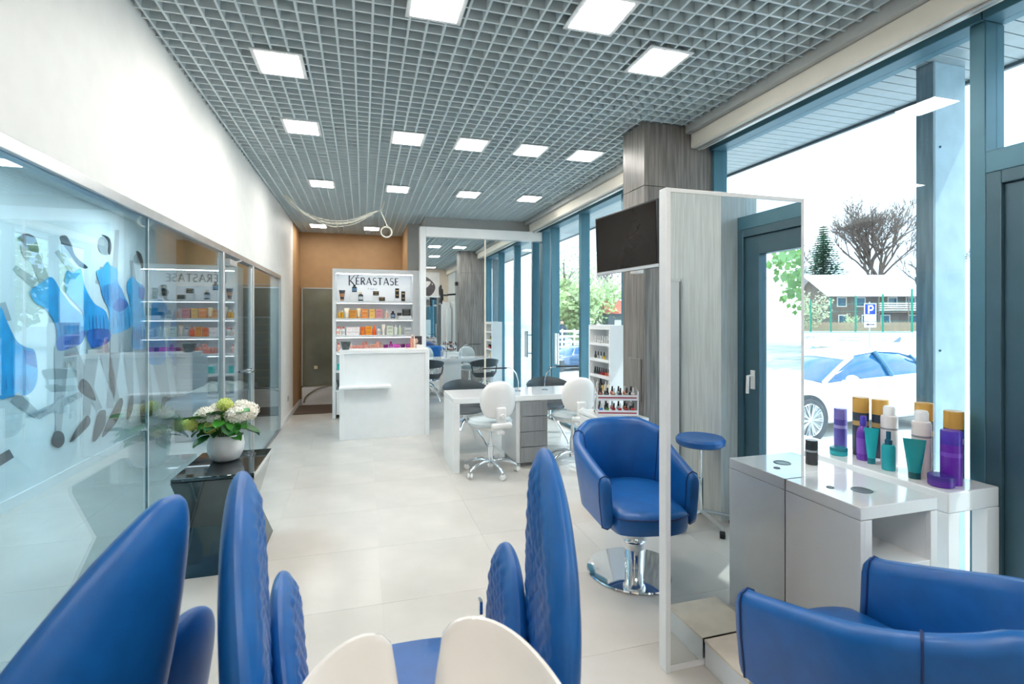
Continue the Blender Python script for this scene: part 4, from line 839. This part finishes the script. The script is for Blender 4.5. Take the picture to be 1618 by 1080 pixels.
# ------------------------------------------------------------------ coffee table with hydrangea
tb = T('coffee_table', 'black mirrored low table with pinched waist by the glass', 'table', (-.865, 3.73, 0))
hx, hy = .225, .31
def sq(a, b, z): return [(-a, -b, z), (a, -b, z), (a, b, z), (-a, b, z)]
O('upper_body', MB().loft([sq(.15, .21, .27), sq(hx, hy, .575)]), blackgloss, tb, ang=20)
O('lower_body', MB().loft([sq(.235, .30, 0), sq(.15, .21, .27)]), blackgloss, tb, ang=20)
O('top', bx(-hx, hx, -hy, hy, .575, .60), blackgloss, tb, bev=.006, seg=1)
O('edge_strip', bx(hx-.002, hx+.002, -hy, hy, .572, .602), chrome, tb)
ht = T('potted_hydrangea', 'white and lime hydrangea in a round white pot', 'plant', (-.885, 3.80, .601))
O('pot', MB().lathe([(.065, 0), (.085, .012), (.108, .06), (.113, .105), (.105, .150), (.097, .172), (.090, .172), (.098, .148), (.098, .13), (0, .13)], seg=40), mat('matt_white_pot', '#f0eeec', .45), ht)
O('soil', MB().lathe([(.096, .131), (.05, .14), (0, .143)], seg=24), mat('soil', '#3b2d22', .9, var=.3, scale=40), ht)
leafm = [mat('leaf_green', '#3c8a2c', .4, var=.25, scale=12), mat('leaf_dark', '#24632c', .4, var=.25, scale=12)]
lm_ = None
lv = []; lf_ = []; NL = 9
for i in range(NL):
    u = i/(NL-1); wd = .042*math.sin(PI*min(1, u*.95+.03))**.75
    for j in range(3): lv.append((wd*(j-1), .125*u, -.035*u*u+.010*abs(j-1)))
for i in range(NL-1):
    for j in range(2): lf_.append((i*3+j, i*3+j+1, i*3+j+4, i*3+j+3))
lme = [O('leaf', MB().add(lv, lf_), leafm[k], ht) for k in range(2)]
rnd = random.Random(3)
for k in range(46):
    a = rnd.uniform(0, 2*PI); r = rnd.uniform(.03, .12); z = rnd.uniform(.17, .33)
    loc = (r*math.cos(a), r*math.sin(a), z); ro = (rnd.uniform(-.5, .5), rnd.uniform(-.3, .3), a-PI/2)
    if k < 2: o = lme[k]; o.location = loc; o.rotation_euler = ro
    else: o = inst(lme[k % 2], loc, ht, ro)
    s = rnd.uniform(.7, 1.1); o.scale = (s, s, s)
stem = mat('stem_green', '#7d9a4a', .5)
HEADS = [((-.115, -.02, .305), .062, 0), ((-.06, .05, .325), .055, 0), ((-.19, -.03, .255), .05, 1), ((-.075, -.07, .235), .048, 1), ((-.01, .02, .365), .048, 1), ((.075, -.05, .30), .066, 0), ((.13, .02, .315), .066, 0), ((.085, .06, .335), .058, 0), ((-.05, -.085, .29), .04, 0)]
fm = [mat('petal_white', '#f6efe2', .6, var=.05), mat('petal_lime', '#d6de78', .6, var=.15)]
for (c, r, ci) in HEADS:
    O('stem', MB().tube([(c[0]*.2, c[1]*.2, .13), (c[0]*.6, c[1]*.6, .13+(c[2]-.13)*.6), c], .004, 6), stem, ht)
    b = MB(); nf = 90
    for i in range(nf):
        zz = 1-2*(i+.5)/nf; ph_ = i*2.39996; rr_ = math.sqrt(1-zz*zz); d = Vector((rr_*math.cos(ph_), rr_*math.sin(ph_), zz))
        q = d.to_track_quat('Z', 'Y').to_matrix(); rad = r*rnd.uniform(.88, 1.06); o_ = Vector(c)+Vector((d.x*rad, d.y*rad, d.z*rad*.85))
        s = r*.27; tw_ = rnd.uniform(0, 1.5)
        for m4 in range(4):
            g = tw_+m4*PI/2; e1 = Vector((math.cos(g), math.sin(g), .28)); e2 = Vector((math.cos(g+.55), math.sin(g+.55), .12)); e3 = Vector((math.cos(g-.55), math.sin(g-.55), .12))
            b.add([o_, o_+q @ (e3*s*.75), o_+q @ (e1*s*1.15), o_+q @ (e2*s*.75)], [(0, 1, 2, 3)])
    b.ball(r*.74, c, 12, sz=.85)
    O('flower_head', b, fm[ci], ht, ang=80)
# ------------------------------------------------------------------ outside
GZ = -.35
S('pavement', bx(2.96, 14, -40, 60, GZ-.2, GZ), mat('pale_pavement', '#c9c9c6', .7, var=.08, scale=1.5))
S('ground_far', bx(14, 160, -120, 160, GZ-.25, GZ-.02), mat('asphalt_pale', '#b9bab8', .8, var=.1, scale=.4))
S('step', bx(2.96, 3.9, -2, 9, GZ, -.12), mat('step_stone', '#c4c2bd', .7))
S('wall_outer_sill', bx(2.86, 2.96, YF, YB, GZ, 0), mat('sill', '#9aa0a2', .6))
cp = S('canopy', bx(2.92, 3.85, -1.2, 9.9, 3.16, 3.42), mat('canopy_metal', '#c3ccd0', .4, metal=.3))
pr = None
for k in range(122):
    y = -1.15+k*.09
    if pr is None: pr = S('slat', bx(2.93, 3.84, 0, .084, 3.12, 3.155), mat('canopy_slat', '#a3afb5', .35, metal=.2), cp, loc=(0, y, 0), bev=.004)
    else: inst(pr, (0, y, 0), cp)
S('fascia', bx(3.842, 3.87, -1.2, 9.9, 3.10, 3.42), mat('fascia', '#58656b', .4), cp)
oc = S('wall_outer_column', bx(3.36, 3.60, 2.26, 2.33, GZ, 3.12), mat('column_core', '#7f99a8', .5))
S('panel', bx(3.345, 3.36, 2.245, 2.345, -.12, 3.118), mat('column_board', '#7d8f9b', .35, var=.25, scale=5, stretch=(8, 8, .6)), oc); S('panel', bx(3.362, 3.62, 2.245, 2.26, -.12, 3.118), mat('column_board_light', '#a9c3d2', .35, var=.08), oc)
S('screw', MB().ball(.008, (3.40, 2.243, 1.35), 8).ball(.008, (3.40, 2.243, 2.6), 8).ball(.008, (3.40, 2.243, .3), 8), darkframe, oc)
# white saloon car parked nose to the shop; heading -x
car = T('parked_car', 'white saloon car parked outside the big window', 'car', (5.72, 7.08, GZ), PI+.02)
carw = mat('car_white', '#f4f6f7', .15, var=.01, coat=1); carg = mat('car_glass', '#1f5f92', .04, var=.1, coat=1)
rub = mat('tyre', '#4a4f54', .7); rim = mat('rim', '#d5d9dc', .2, metal=.8)
# local: x grows to the front; station (x, half width, bottom, belt or bonnet height)
ST = [(.0, .55, .32, .55), (-.10, .74, .24, .66), (-.35, .84, .2, .74), (-.85, .89, .2, .80), (-1.35, .90, .2, .86), (-1.9, .90, .2, .90), (-2.6, .905, .2, .93), (-3.3, .90, .2, .96), (-3.9, .89, .22, .98), (-4.4, .84, .26, .97), (-4.62, .74, .34, .90), (-4.70, .60, .42, .78)]
def sec(x, hw, zb, zt):
    h = [(0, zb), (hw*.82, zb), (hw*.95, zb+.06), (hw, zb+.20), (hw*.995, zb+(zt-zb)*.6), (hw*.965, zt-.06), (hw*.90, zt-.01), (hw*.6, zt+.015), (0, zt+.03)]
    return [(x, y, z) for y, z in h]+[(x, -y, z) for y, z in reversed(h[1:-1])]
O('body', MB().loft([sec(*s) for s in ST]), carw, car, ang=50)
CB = [(-1.32, .76, .86, .87, .70), (-1.75, .77, .89, 1.10, .62), (-2.15, .775, .91, 1.27, .56), (-2.7, .775, .93, 1.335, .55), (-3.2, .77, .95, 1.31, .55), (-3.7, .75, .97, 1.20, .56), (-4.15, .70, .98, 1.0, .60)]
O('cabin_glass', MB().loft([[(x, w_, zb), (x, (w_+wr)/2+.035, (zb+zr)/2), (x, wr, zr), (x, 0, zr+.025), (x, -wr, zr), (x, -(w_+wr)/2-.035, (zb+zr)/2), (x, -w_, zb)] for x, w_, zb, zr, wr in CB]), carg, car, ang=50)
RF = [(-1.98, 1.215, .595), (-2.2, 1.30, .57), (-2.7, 1.355, .565), (-3.2, 1.33, .565), (-3.72, 1.22, .575), (-4.17, 1.02, .61)]
O('roof', MB().loft([[(x, wr, z-.03), (x, wr-.03, z), (x, 0, z+.03), (x, -wr+.03, z), (x, -wr, z-.03), (x, -wr+.05, z-.035), (x, 0, z-.01), (x, wr-.05, z-.035)] for x, z, wr in RF]), carw, car, ang=60)
for s in (-1, 1):
    O('pillar', MB().tube([(-1.30, s*.775, .87), (-1.75, s*.665, 1.09), (-2.1, s*.60, 1.25)], .035, 8), carw, car)
    O('pillar', MB().tube([(-2.75, s*.80, .93), (-2.68, s*.70, 1.15), (-2.62, s*.59, 1.33)], .04, 8), mat('pillar_dark', '#4e7f9f', .2), car)
    O('pillar', MB().tube([(-4.25, s*.72, .96), (-3.95, s*.65, 1.10), (-3.6, s*.60, 1.23)], .05, 8), carw, car)
    O('pillar', MB().tube([(-3.62, s*.77, .96), (-3.52, s*.69, 1.12), (-3.42, s*.62, 1.26)], .02, 8), mat('pillar_dark', '#4e7f9f', .2), car)
    O('side_mirror', MB().ball(.10, (-1.62, s*1.0, .93), 14, sx=.7, sy=1.1, sz=.75).tube([(-1.62, s*.84, .88), (-1.62, s*.95, .90)], .03), carw, car)
    for hx_ in (-2.35, -3.45): O('door_handle', bx(hx_-.1, hx_+.1, s*.905-.015, s*.905+.015, .80, .825), chrome, car, bev=.006)
    O('headlamp', MB().ball(.16, (-.18, s*.62, .58), 14, sx=.9, sy=1, sz=.45), mat('headlamp', '#cfd9df', .05, coat=1), car)
    for wx in (-.86, -3.72):
        M = Matrix.Translation((wx, s*.80, .325)) @ Matrix.Rotation(-s*PI/2, 4, 'X')
        O('wheel_arch', MB().lathe([(.385, .06), (.385, .098), (.32, .098)], seg=36, M=M), rub, car)
        wh = O('wheel', MB().lathe([(.25, .0), (.315, .01), (.325, .04), (.325, .11), (.30, .125), (.255, .125), (.25, .10), (.22, .09), (0, .09)], seg=40, M=M), rub, car)
        b = MB()
        for k in range(10):
            a = 2*PI*k/10
            for da in (-.09, .09): b.tube([(.03*math.cos(a), .03*math.sin(a), .125), (.245*math.cos(a+da), .245*math.sin(a+da), .128)], [.017, .011], 5, M=M)
        b.lathe([(.235, .118), (.25, .132), (.262, .118)], seg=36, M=M); b.cyl(.05, .11, .135, M=M)
        O('rim', b, rim, wh)
# parking sign
def cp_(px, d, Z=None):
    q = ond(px, 502, d); return (q.x, q.y, GZ if Z is None else Z)
ps = T('parking_sign', 'blue P parking sign with two white plates on a grey post', 'sign', cp_(1374, 30), -YAW)
O('post', MB().cyl(.035, 0, 2.85), alu, ps)
def zpx(py, d): return CAM_H+(502-py)*d/800-GZ
O('sign_plate', bx(-.36, .36, -.06, -.04, zpx(497.5, 30), zpx(479, 30)), mat('sign_white', '#f4f6fa', .4), ps, bev=.004)
O('sign_face', bx(-.31, .31, -.064, -.06, zpx(496.3, 30), zpx(480.2, 30)), mat('sign_blue', '#1538c4', .4, var=.03), ps)
zc = zpx(495, 30)
lb = MB(); M = wall_text(-.15, -.066, zc)
h_ = .49
stroke(lb, (.05, 0), (.05, h_), .1, M); stroke(lb, (0, h_-.045), (.2, h_-.045), .09, M); stroke(lb, (0, .20), (.2, .20), .09, M); arc(lb, .19, .3325, .12, .1325, 90, -90, .09, M)
O('letter', lb, mat('sign_white', '#f4f6fa', .4), ps)
O('plate', bx(-.35, .35, -.06, -.04, zpx(507.2, 30), zpx(498.3, 30)), mat('plate_white', '#f2f1f0', .4), ps); O('plate', bx(-.35, .35, -.06, -.04, zpx(517, 30), zpx(508, 30)), mat('plate_white', '#f2f1f0', .4), ps)
lb = MB(); M = wall_text(0, -.062, zpx(512.4, 30)); stroke(lb, (-.14, 0), (.26, 0), .05, M); lb.add([(-.28, 0, 0), (-.10, .075, 0), (-.10, -.075, 0)], [(0, 1, 2)], M)
O('arrow', lb, ink, ps)
lb = MB(); M = wall_text(0, -.062, zpx(503, 30)); arc(lb, .0, .03, .06, .06, 100, -80, .022, M); stroke(lb, (.02, -.03), (-.06, -.11), .02, M); stroke(lb, (.06, .10), (.02, .07), .02, M)
O('wheelchair_mark', lb, mat('ink_grey', '#9aa0ac', .5), ps)
# banner wall
bn = T('banner', 'long white advertising banner along the car park edge', 'banner', cp_(1330, 31), -YAW)
z0, z1 = zpx(549, 31), zpx(525.5, 31)
O('panel', bx(-3.4, 4.35, 0, .05, z0, z1), mat('banner_white', '#f7f6f6', .5), bn); O('rail', bx(-3.4, 4.35, -.01, .06, z1, z1+.06), mat('banner_rail', '#9fb0bb', .4), bn)
gi = mat('banner_ink', '#66677f', .5)
for body, sx_, zz, sz in (('e BM Auto', -1.85, .56, .17), ('automobiliu servisas', .55, .60, .11), ('BMW pardavimas ir', .55, .40, .13), ('INTEREST', 2.55, .52, .09), ('BE AWAKE', 2.45, .38, .09)):
    M = wall_text(sx_, -.004, z0+zz); O('lettering', text_mb(body, sz*1.35, M), gi, bn)
lb = MB(); M = wall_text(3.1, -.004, z0+.32); lb.add([(0, 0, 0), (.45, .02, 0), (.55, .22, 0), (.50, .36, 0), (.30, .24, 0)], [(0, 1, 2, 3, 4)], M); O('leaf_emblem', lb, mat('emblem', '#7d92a6', .5), bn)
# fence, house, trees
fg = mat('fence_green', '#0f8a6c', .5)
ft = T('mesh_fence', 'green post fence in front of the wooden house', 'fence', cp_(1361, 52), -YAW)
o0 = Vector(ft.location); R_ = Matrix.Rotation(YAW, 4, 'Z')
for px, d, yt in ((1281, 62, 473), (1313, 58, 470), (1352, 54, 467), (1395, 50, 464), (1441, 46, 456), (1247, 66, 474)):
    q = R_ @ (ond(px, 502, d)-o0); O('post', bx(q.x-.06, q.x+.06, q.y-.06, q.y+.06, 0, CAM_H-GZ+(502-yt)*d/800), fg, ft)
b = MB(); 
for zz in (.6, 1.6, 2.6, 3.4): a0, a1 = R_ @ (ond(1247, 502, 66)-o0), R_ @ (ond(1441, 502, 46)-o0); b.tube([(a0.x, a0.y, zz), (a1.x, a1.y, zz)], .012, 4)
O('wire', b, fg, ft)
pf = T('picket_fence', 'weathered tan picket fence before the wooden house', 'fence', cp_(1355, 72), -YAW)
b = MB()
for k in range(110): b.box(-9+k*.165, -9+k*.165+.12, 0, .03, 0, 1.25+.05*(k % 3))
O('pickets', b, mat('picket_tan', '#a8977b', .8, var=.15), pf, kind='stuff'); O('rail', bx(-9, 9.2, .03, .08, .3, .4).box(-9, 9.2, .03, .08, .9, 1.0), mat('picket_tan', '#cdbfa6', .8), pf)
hs_ = T('wooden_house', 'dark timber house with pale roof and balcony beyond the fence', 'house', cp_(1375, 78), -YAW)
hw = mat('house_timber', '#77695d', .8, var=.2, scale=1, stretch=(6, 6, .4)); hr = mat('house_roof', '#e8e4e2', .6); wt = mat('house_window_trim', '#d9d3c8', .6); hg = mat('house_glass', '#2f5468', .1)
O('wall', bx(-6.3, 8.6, 0, 9, 0, 5.6), hw, hs_)
O('roof', MB().loft([[(-7.6, -1.6, 5.15), (-7.6, -1.6, 5.35), (-7.6, 4.5, 8.9), (-7.6, 10.6, 5.35), (-7.6, 10.6, 5.15), (-7.6, 4.5, 8.5)], [(9.6, -1.6, 5.15), (9.6, -1.6, 5.35), (6.5, 4.5, 8.9), (9.6, 10.6, 5.35), (9.6, 10.6, 5.15), (6.5, 4.5, 8.5)]]), hr, hs_)
O('gable', MB().prism([(0, 5.6), (9, 5.6), (4.5, 8.5)], -6.3, -6.1, M=Matrix(((0, 0, 1, 0), (1, 0, 0, 0), (0, 1, 0, 0), (0, 0, 0, 1)))), hw, hs_)
for x, z in ((-4.4, 3.6), (-1.5, 3.6), (3.4, 3.6), (6.2, 3.6), (-4.2, .9), (-.6, .9), (2.3, .9), (6.6, .9)):
    f_ = O('window', bx(x-.75, x+.75, -.06, -.01, z, z+1.5), wt, hs_); O('pane', bx(x-.6, x+.6, -.08, -.06, z+.15, z+1.35), hg, f_)
O('balcony_floor', bx(.2, 9.2, -1.4, 0, 2.7, 2.9), hw, hs_)
for k in range(4): O('balcony_rail', bx(.2, 9.2, -1.45, -1.38, 3.0+k*.33, 3.2+k*.33), wt, hs_)
for x in (.3, 4.8, 9.1): O('balcony_post', bx(x-.1, x+.1, -1.45, -1.3, 0, 5.3), hw, hs_)
rt_ = random.Random(11)
def leaves(b, c, rx, rz, nq, s):
    for i in range(nq):
        while True:
            p = Vector((rt_.uniform(-1, 1), rt_.uniform(-1, 1), rt_.uniform(-1, 1)))
            if .25 < p.length < 1: break
        p = p*(.75+.25*math.sin(7*p.x+3)*math.cos(6*p.z+p.y*5)); o_ = Vector(c)+Vector((p.x*rx, p.y*rx, p.z*rz))
        u = Vector((rt_.uniform(-1, 1), rt_.uniform(-1, 1), rt_.uniform(-1, 1))).normalized(); v_ = u.orthogonal().normalized()
        k = s*rt_.uniform(.6, 1.3); b.add([o_-u*k, o_+v_*k*.6, o_+u*k, o_-v_*k*.6], [(0, 1, 2, 3)])
bark = mat('bark', '#6d6058', .9, var=.2)
def branch(b, p, d, L, r, depth):
    q = p+d*L; mid = p+d*L*.5+Vector((rt_.uniform(-1, 1), rt_.uniform(-1, 1), 0))*L*.06; r = max(r, .035)
    b.tube([p, mid, q], [r, r*.85, r*.68], 3 if depth < 3 else 6)
    if depth == 0: return
    for k in range(5 if depth > 4 else 3):
        ax = Vector((rt_.uniform(-1, 1), rt_.uniform(-1, 1), rt_.uniform(-.2, .5))).normalized(); nd_ = (d*1.0+ax*rt_.uniform(.45, .85)+Vector((0, 0, .1))).normalized()
        branch(b, p+d*L*rt_.uniform(.5, 1), nd_, L*rt_.uniform(.6, .82), r*.58, depth-1)
def bare_tree(loc, H, label, depth=5):
    rt_.seed(int(H)*7+depth); t = T('bare_tree', label, 'tree', loc); b = MB(); branch(b, Vector((0, 0, 0)), Vector((0, 0, 1)), H*.27, H*.016, depth); O('branches', b, bark, t); return t
def leafy_tree(loc, H, R, label, colr, nq=1500, cat='tree', s=.3):
    t = T('leafy_tree' if cat == 'tree' else 'shrub', label, cat, loc); b = MB().tube([(0, 0, 0), (.1, 0, H*.35), (0, .1, H*.75)], [H*.02, H*.015, H*.006], 7); branch(b, Vector((0, 0, H*.25)), Vector((.2, .1, 1)).normalized(), H*.25, H*.012, 2); O('trunk', b, bark, t)
    b = MB()
    for k in range(7):
        a = k*2.4; leaves(b, (R*.55*math.cos(a)*(k > 0), R*.55*math.sin(a)*(k > 0), H*(.26+.54*(k/6))), R*.68, H*.26, nq//7, s)
    O('foliage', b, mat('foliage_'+colr, '#'+colr, .7, var=.3, scale=.6), t); return t
bare_tree(cp_(1390, 92), 33, 'large bare tree behind the right part of the wooden house', 6)
bare_tree(cp_(1462, 105), 28, 'smaller bare tree right of the large bare one')
bare_tree(cp_(1276, 120), 27, 'bare tree behind the dark green spruce')
sp = T('spruce_tree', 'tall dark green spruce left of the wooden house', 'tree', cp_(1301, 100))
O('trunk', MB().tube([(0, 0, 0), (0, 0, 20.6)], [.3, .03], 7), bark, sp)
b = MB()
for k in range(44):
    z = 1.5+k*.43; R = 8.2*(1-z/21)+.25
    for j in range(12):
        a = j*PI/6+k*.7+rt_.uniform(-.2, .2); d = Vector((math.cos(a), math.sin(a), 0)); rr_ = R*rt_.uniform(.7, 1.1)
        for m_ in range(4):
            u = (m_+.6)/4; o_ = Vector((0, 0, z-.35*u*rr_*.4))+d*rr_*u; sd = Vector((-d.y, d.x, 0)); w_ = .8*(1.15-u)+.15
            b.add([o_-d*rr_*.16, o_+sd*w_+Vector((0, 0, -.2)), o_+d*rr_*.17+Vector((0, 0, -.12)), o_-sd*w_+Vector((0, 0, -.2))], [(0, 1, 2, 3)])
O('foliage', b, mat('spruce_green', '#2d7044', .8, var=.3, scale=.5), sp)
leafy_tree(cp_(1281, 69), 5.8, 2.6, 'pale blossoming shrub at left end of the picket fence', 'c0c7a0', 1400, 'shrub', .16)
leafy_tree(cp_(1345, 75), 2.6, 1.0, 'small yellow green bush before the house wall', 'c9d9a0', 400, 'shrub', .12)
for px, d, H, R, cl, t in ((797, 84, 8.5, 3.2, '86ad74', 'green tree seen through the farthest window pane'), (826, 58, 8, 3.4, '93b873', 'pale green tree left of the glass door mullion'), (850, 44, 6, 3.0, 'a3c37c', 'light green tree behind the door pull'), (891, 72, 13.5, 5, 'a3bd86', 'tall pale green tree in middle window pane'), (906, 33, 4.6, 2.0, 'b3c78e', 'low pale green tree behind the white railing'), (940, 50, 6.5, 3.0, 'a5c182', 'spring green tree left of television'), (970, 66, 7.5, 3.2, 'b5c596', 'pale tree under the television')):
    leafy_tree(cp_(px, d), H, R, t, cl, 1500, 'tree', .22)
bare_tree(cp_(952, 95), 17, 'bare tree seen in window pane left of television')
rh = T('red_roof_house', 'small dark house with red roof near the pillar edge', 'house', cp_(981, 48), -YAW)
O('wall', bx(-1.2, 2.2, 0, 3, 0, 2.4), mat('cottage_wall', '#5f6468', .7), rh); O('roof', MB().loft([[(-1.5, -.4, 2.3), (-1.5, 1.5, 3.6), (-1.5, 3.4, 2.3)], [(2.5, -.4, 2.3), (2.5, 1.5, 3.6), (2.5, 3.4, 2.3)]]), mat('cottage_roof', '#d8705c', .7), rh)
O('window', bx(-.6, .2, -.03, 0, .9, 1.7), wt, rh)
rl = T('white_railing', 'white slatted railing outside middle window', 'railing', cp_(897, 25), -YAW)
for k in range(5): O('rail', bx(-.9, 1.0, 0, .05, .15+k*.26, .26+k*.26), wplastic, rl)
for k in range(4): O('post', bx(-.9+k*.6, -.82+k*.6, .05, .12, 0, 1.35), wplastic, rl)
bc = T('blue_car', 'dark blue car parked beyond the glass door pull', 'car', cp_(850, 18), PI-YAW+.5); bc.scale = (.65, .65, .65)
O('body', MB().loft([sec(*s) for s in ST]), mat('car_blue', '#2f5b86', .2, coat=1), bc, ang=50)
O('cabin', MB().loft([[(x, w_, zb), (x, wr, zr), (x, 0, zr+.025), (x, -wr, zr), (x, -w_, zb)] for x, w_, zb, zr, wr in CB]), carg, bc, ang=50)
for s in (-1, 1):
    for wx in (-.86, -3.72): O('wheel', MB().cyl(.32, .0, .14, M=Matrix.Translation((wx, s*.78, .325)) @ Matrix.Rotation(-s*PI/2, 4, 'X')), rub, bc)
# people far away outdoors
pe = T('person', 'person in dark jacket standing beyond the white railing', 'person', cp_(888, 29), 2.6)
def skinned(name, V, E, Rr, m, par):
    me = bpy.data.meshes.new(name); me.from_pydata(V, E, []); o = bpy.data.objects.new(name, me); C.objects.link(o); o.parent = par
    o.modifiers.new('skin', 'SKIN')
    for i, r in enumerate(Rr): me.skin_vertices[0].data[i].radius = (r, r)
    me.skin_vertices[0].data[0].use_root = True
    s_ = o.modifiers.new('sub', 'SUBSURF'); s_.levels = s_.render_levels = 1; me.materials.append(m); return o
skinned('body', [(0, 0, .92), (0, 0, 1.15), (0, .01, 1.40), (0, .01, 1.50), (0, .02, 1.60), (0, .02, 1.70), (-.19, 0, 1.40), (-.25, .02, 1.14), (-.22, .12, .92), (.19, 0, 1.40), (.25, .02, 1.14), (.22, .12, .92), (-.1, 0, .86), (-.11, .02, .48), (-.11, -.02, .07), (-.11, .13, .04), (.1, 0, .86), (.11, .04, .48), (.11, -.02, .07), (.11, .13, .04)],
        [(0, 1), (1, 2), (2, 3), (3, 4), (4, 5), (2, 6), (6, 7), (7, 8), (2, 9), (9, 10), (10, 11), (0, 12), (12, 13), (13, 14), (14, 15), (0, 16), (16, 17), (17, 18), (18, 19)],
        [.15, .14, .15, .055, .095, .08, .07, .05, .04, .07, .05, .04, .09, .06, .045, .04, .09, .06, .045, .04], mat('jacket', '#3c4f63', .8), pe)
O('head', MB().ball(.105, (0, .02, 1.64), 16, sy=1.1, sz=1.2), mat('face', '#d8b09a', .6), pe); O('hair', MB().ball(.112, (0, -.005, 1.675), 16, sy=1.08, sz=1.1), mat('dark_hair', '#3a2c26', .7), pe)
# trees towards the other end of the street, seen in the reflections
for k, (x, y, H, R, cl) in enumerate(((22, -14, 9, 4, '86ad74'), (30, -22, 11, 5, '93b873'), (26, -30, 10, 4.5, 'a3c37c'), (38, -18, 12, 5, '86ad74'), (36, -6, 9, 4, '93b873'), (20, -24, 8, 4, 'a3bd86'))):
    leafy_tree((x+(6 if k == 3 else 0), y, GZ), H, R*.9, 'leafy tree down the street, '+['nearest the shop on the mirrored side', 'second along the mirrored street', 'far down the mirrored street', 'behind the others in the mirror', 'opposite the entrance door', 'closest to the facade line'][k], cl, 1300, 'tree', .3)
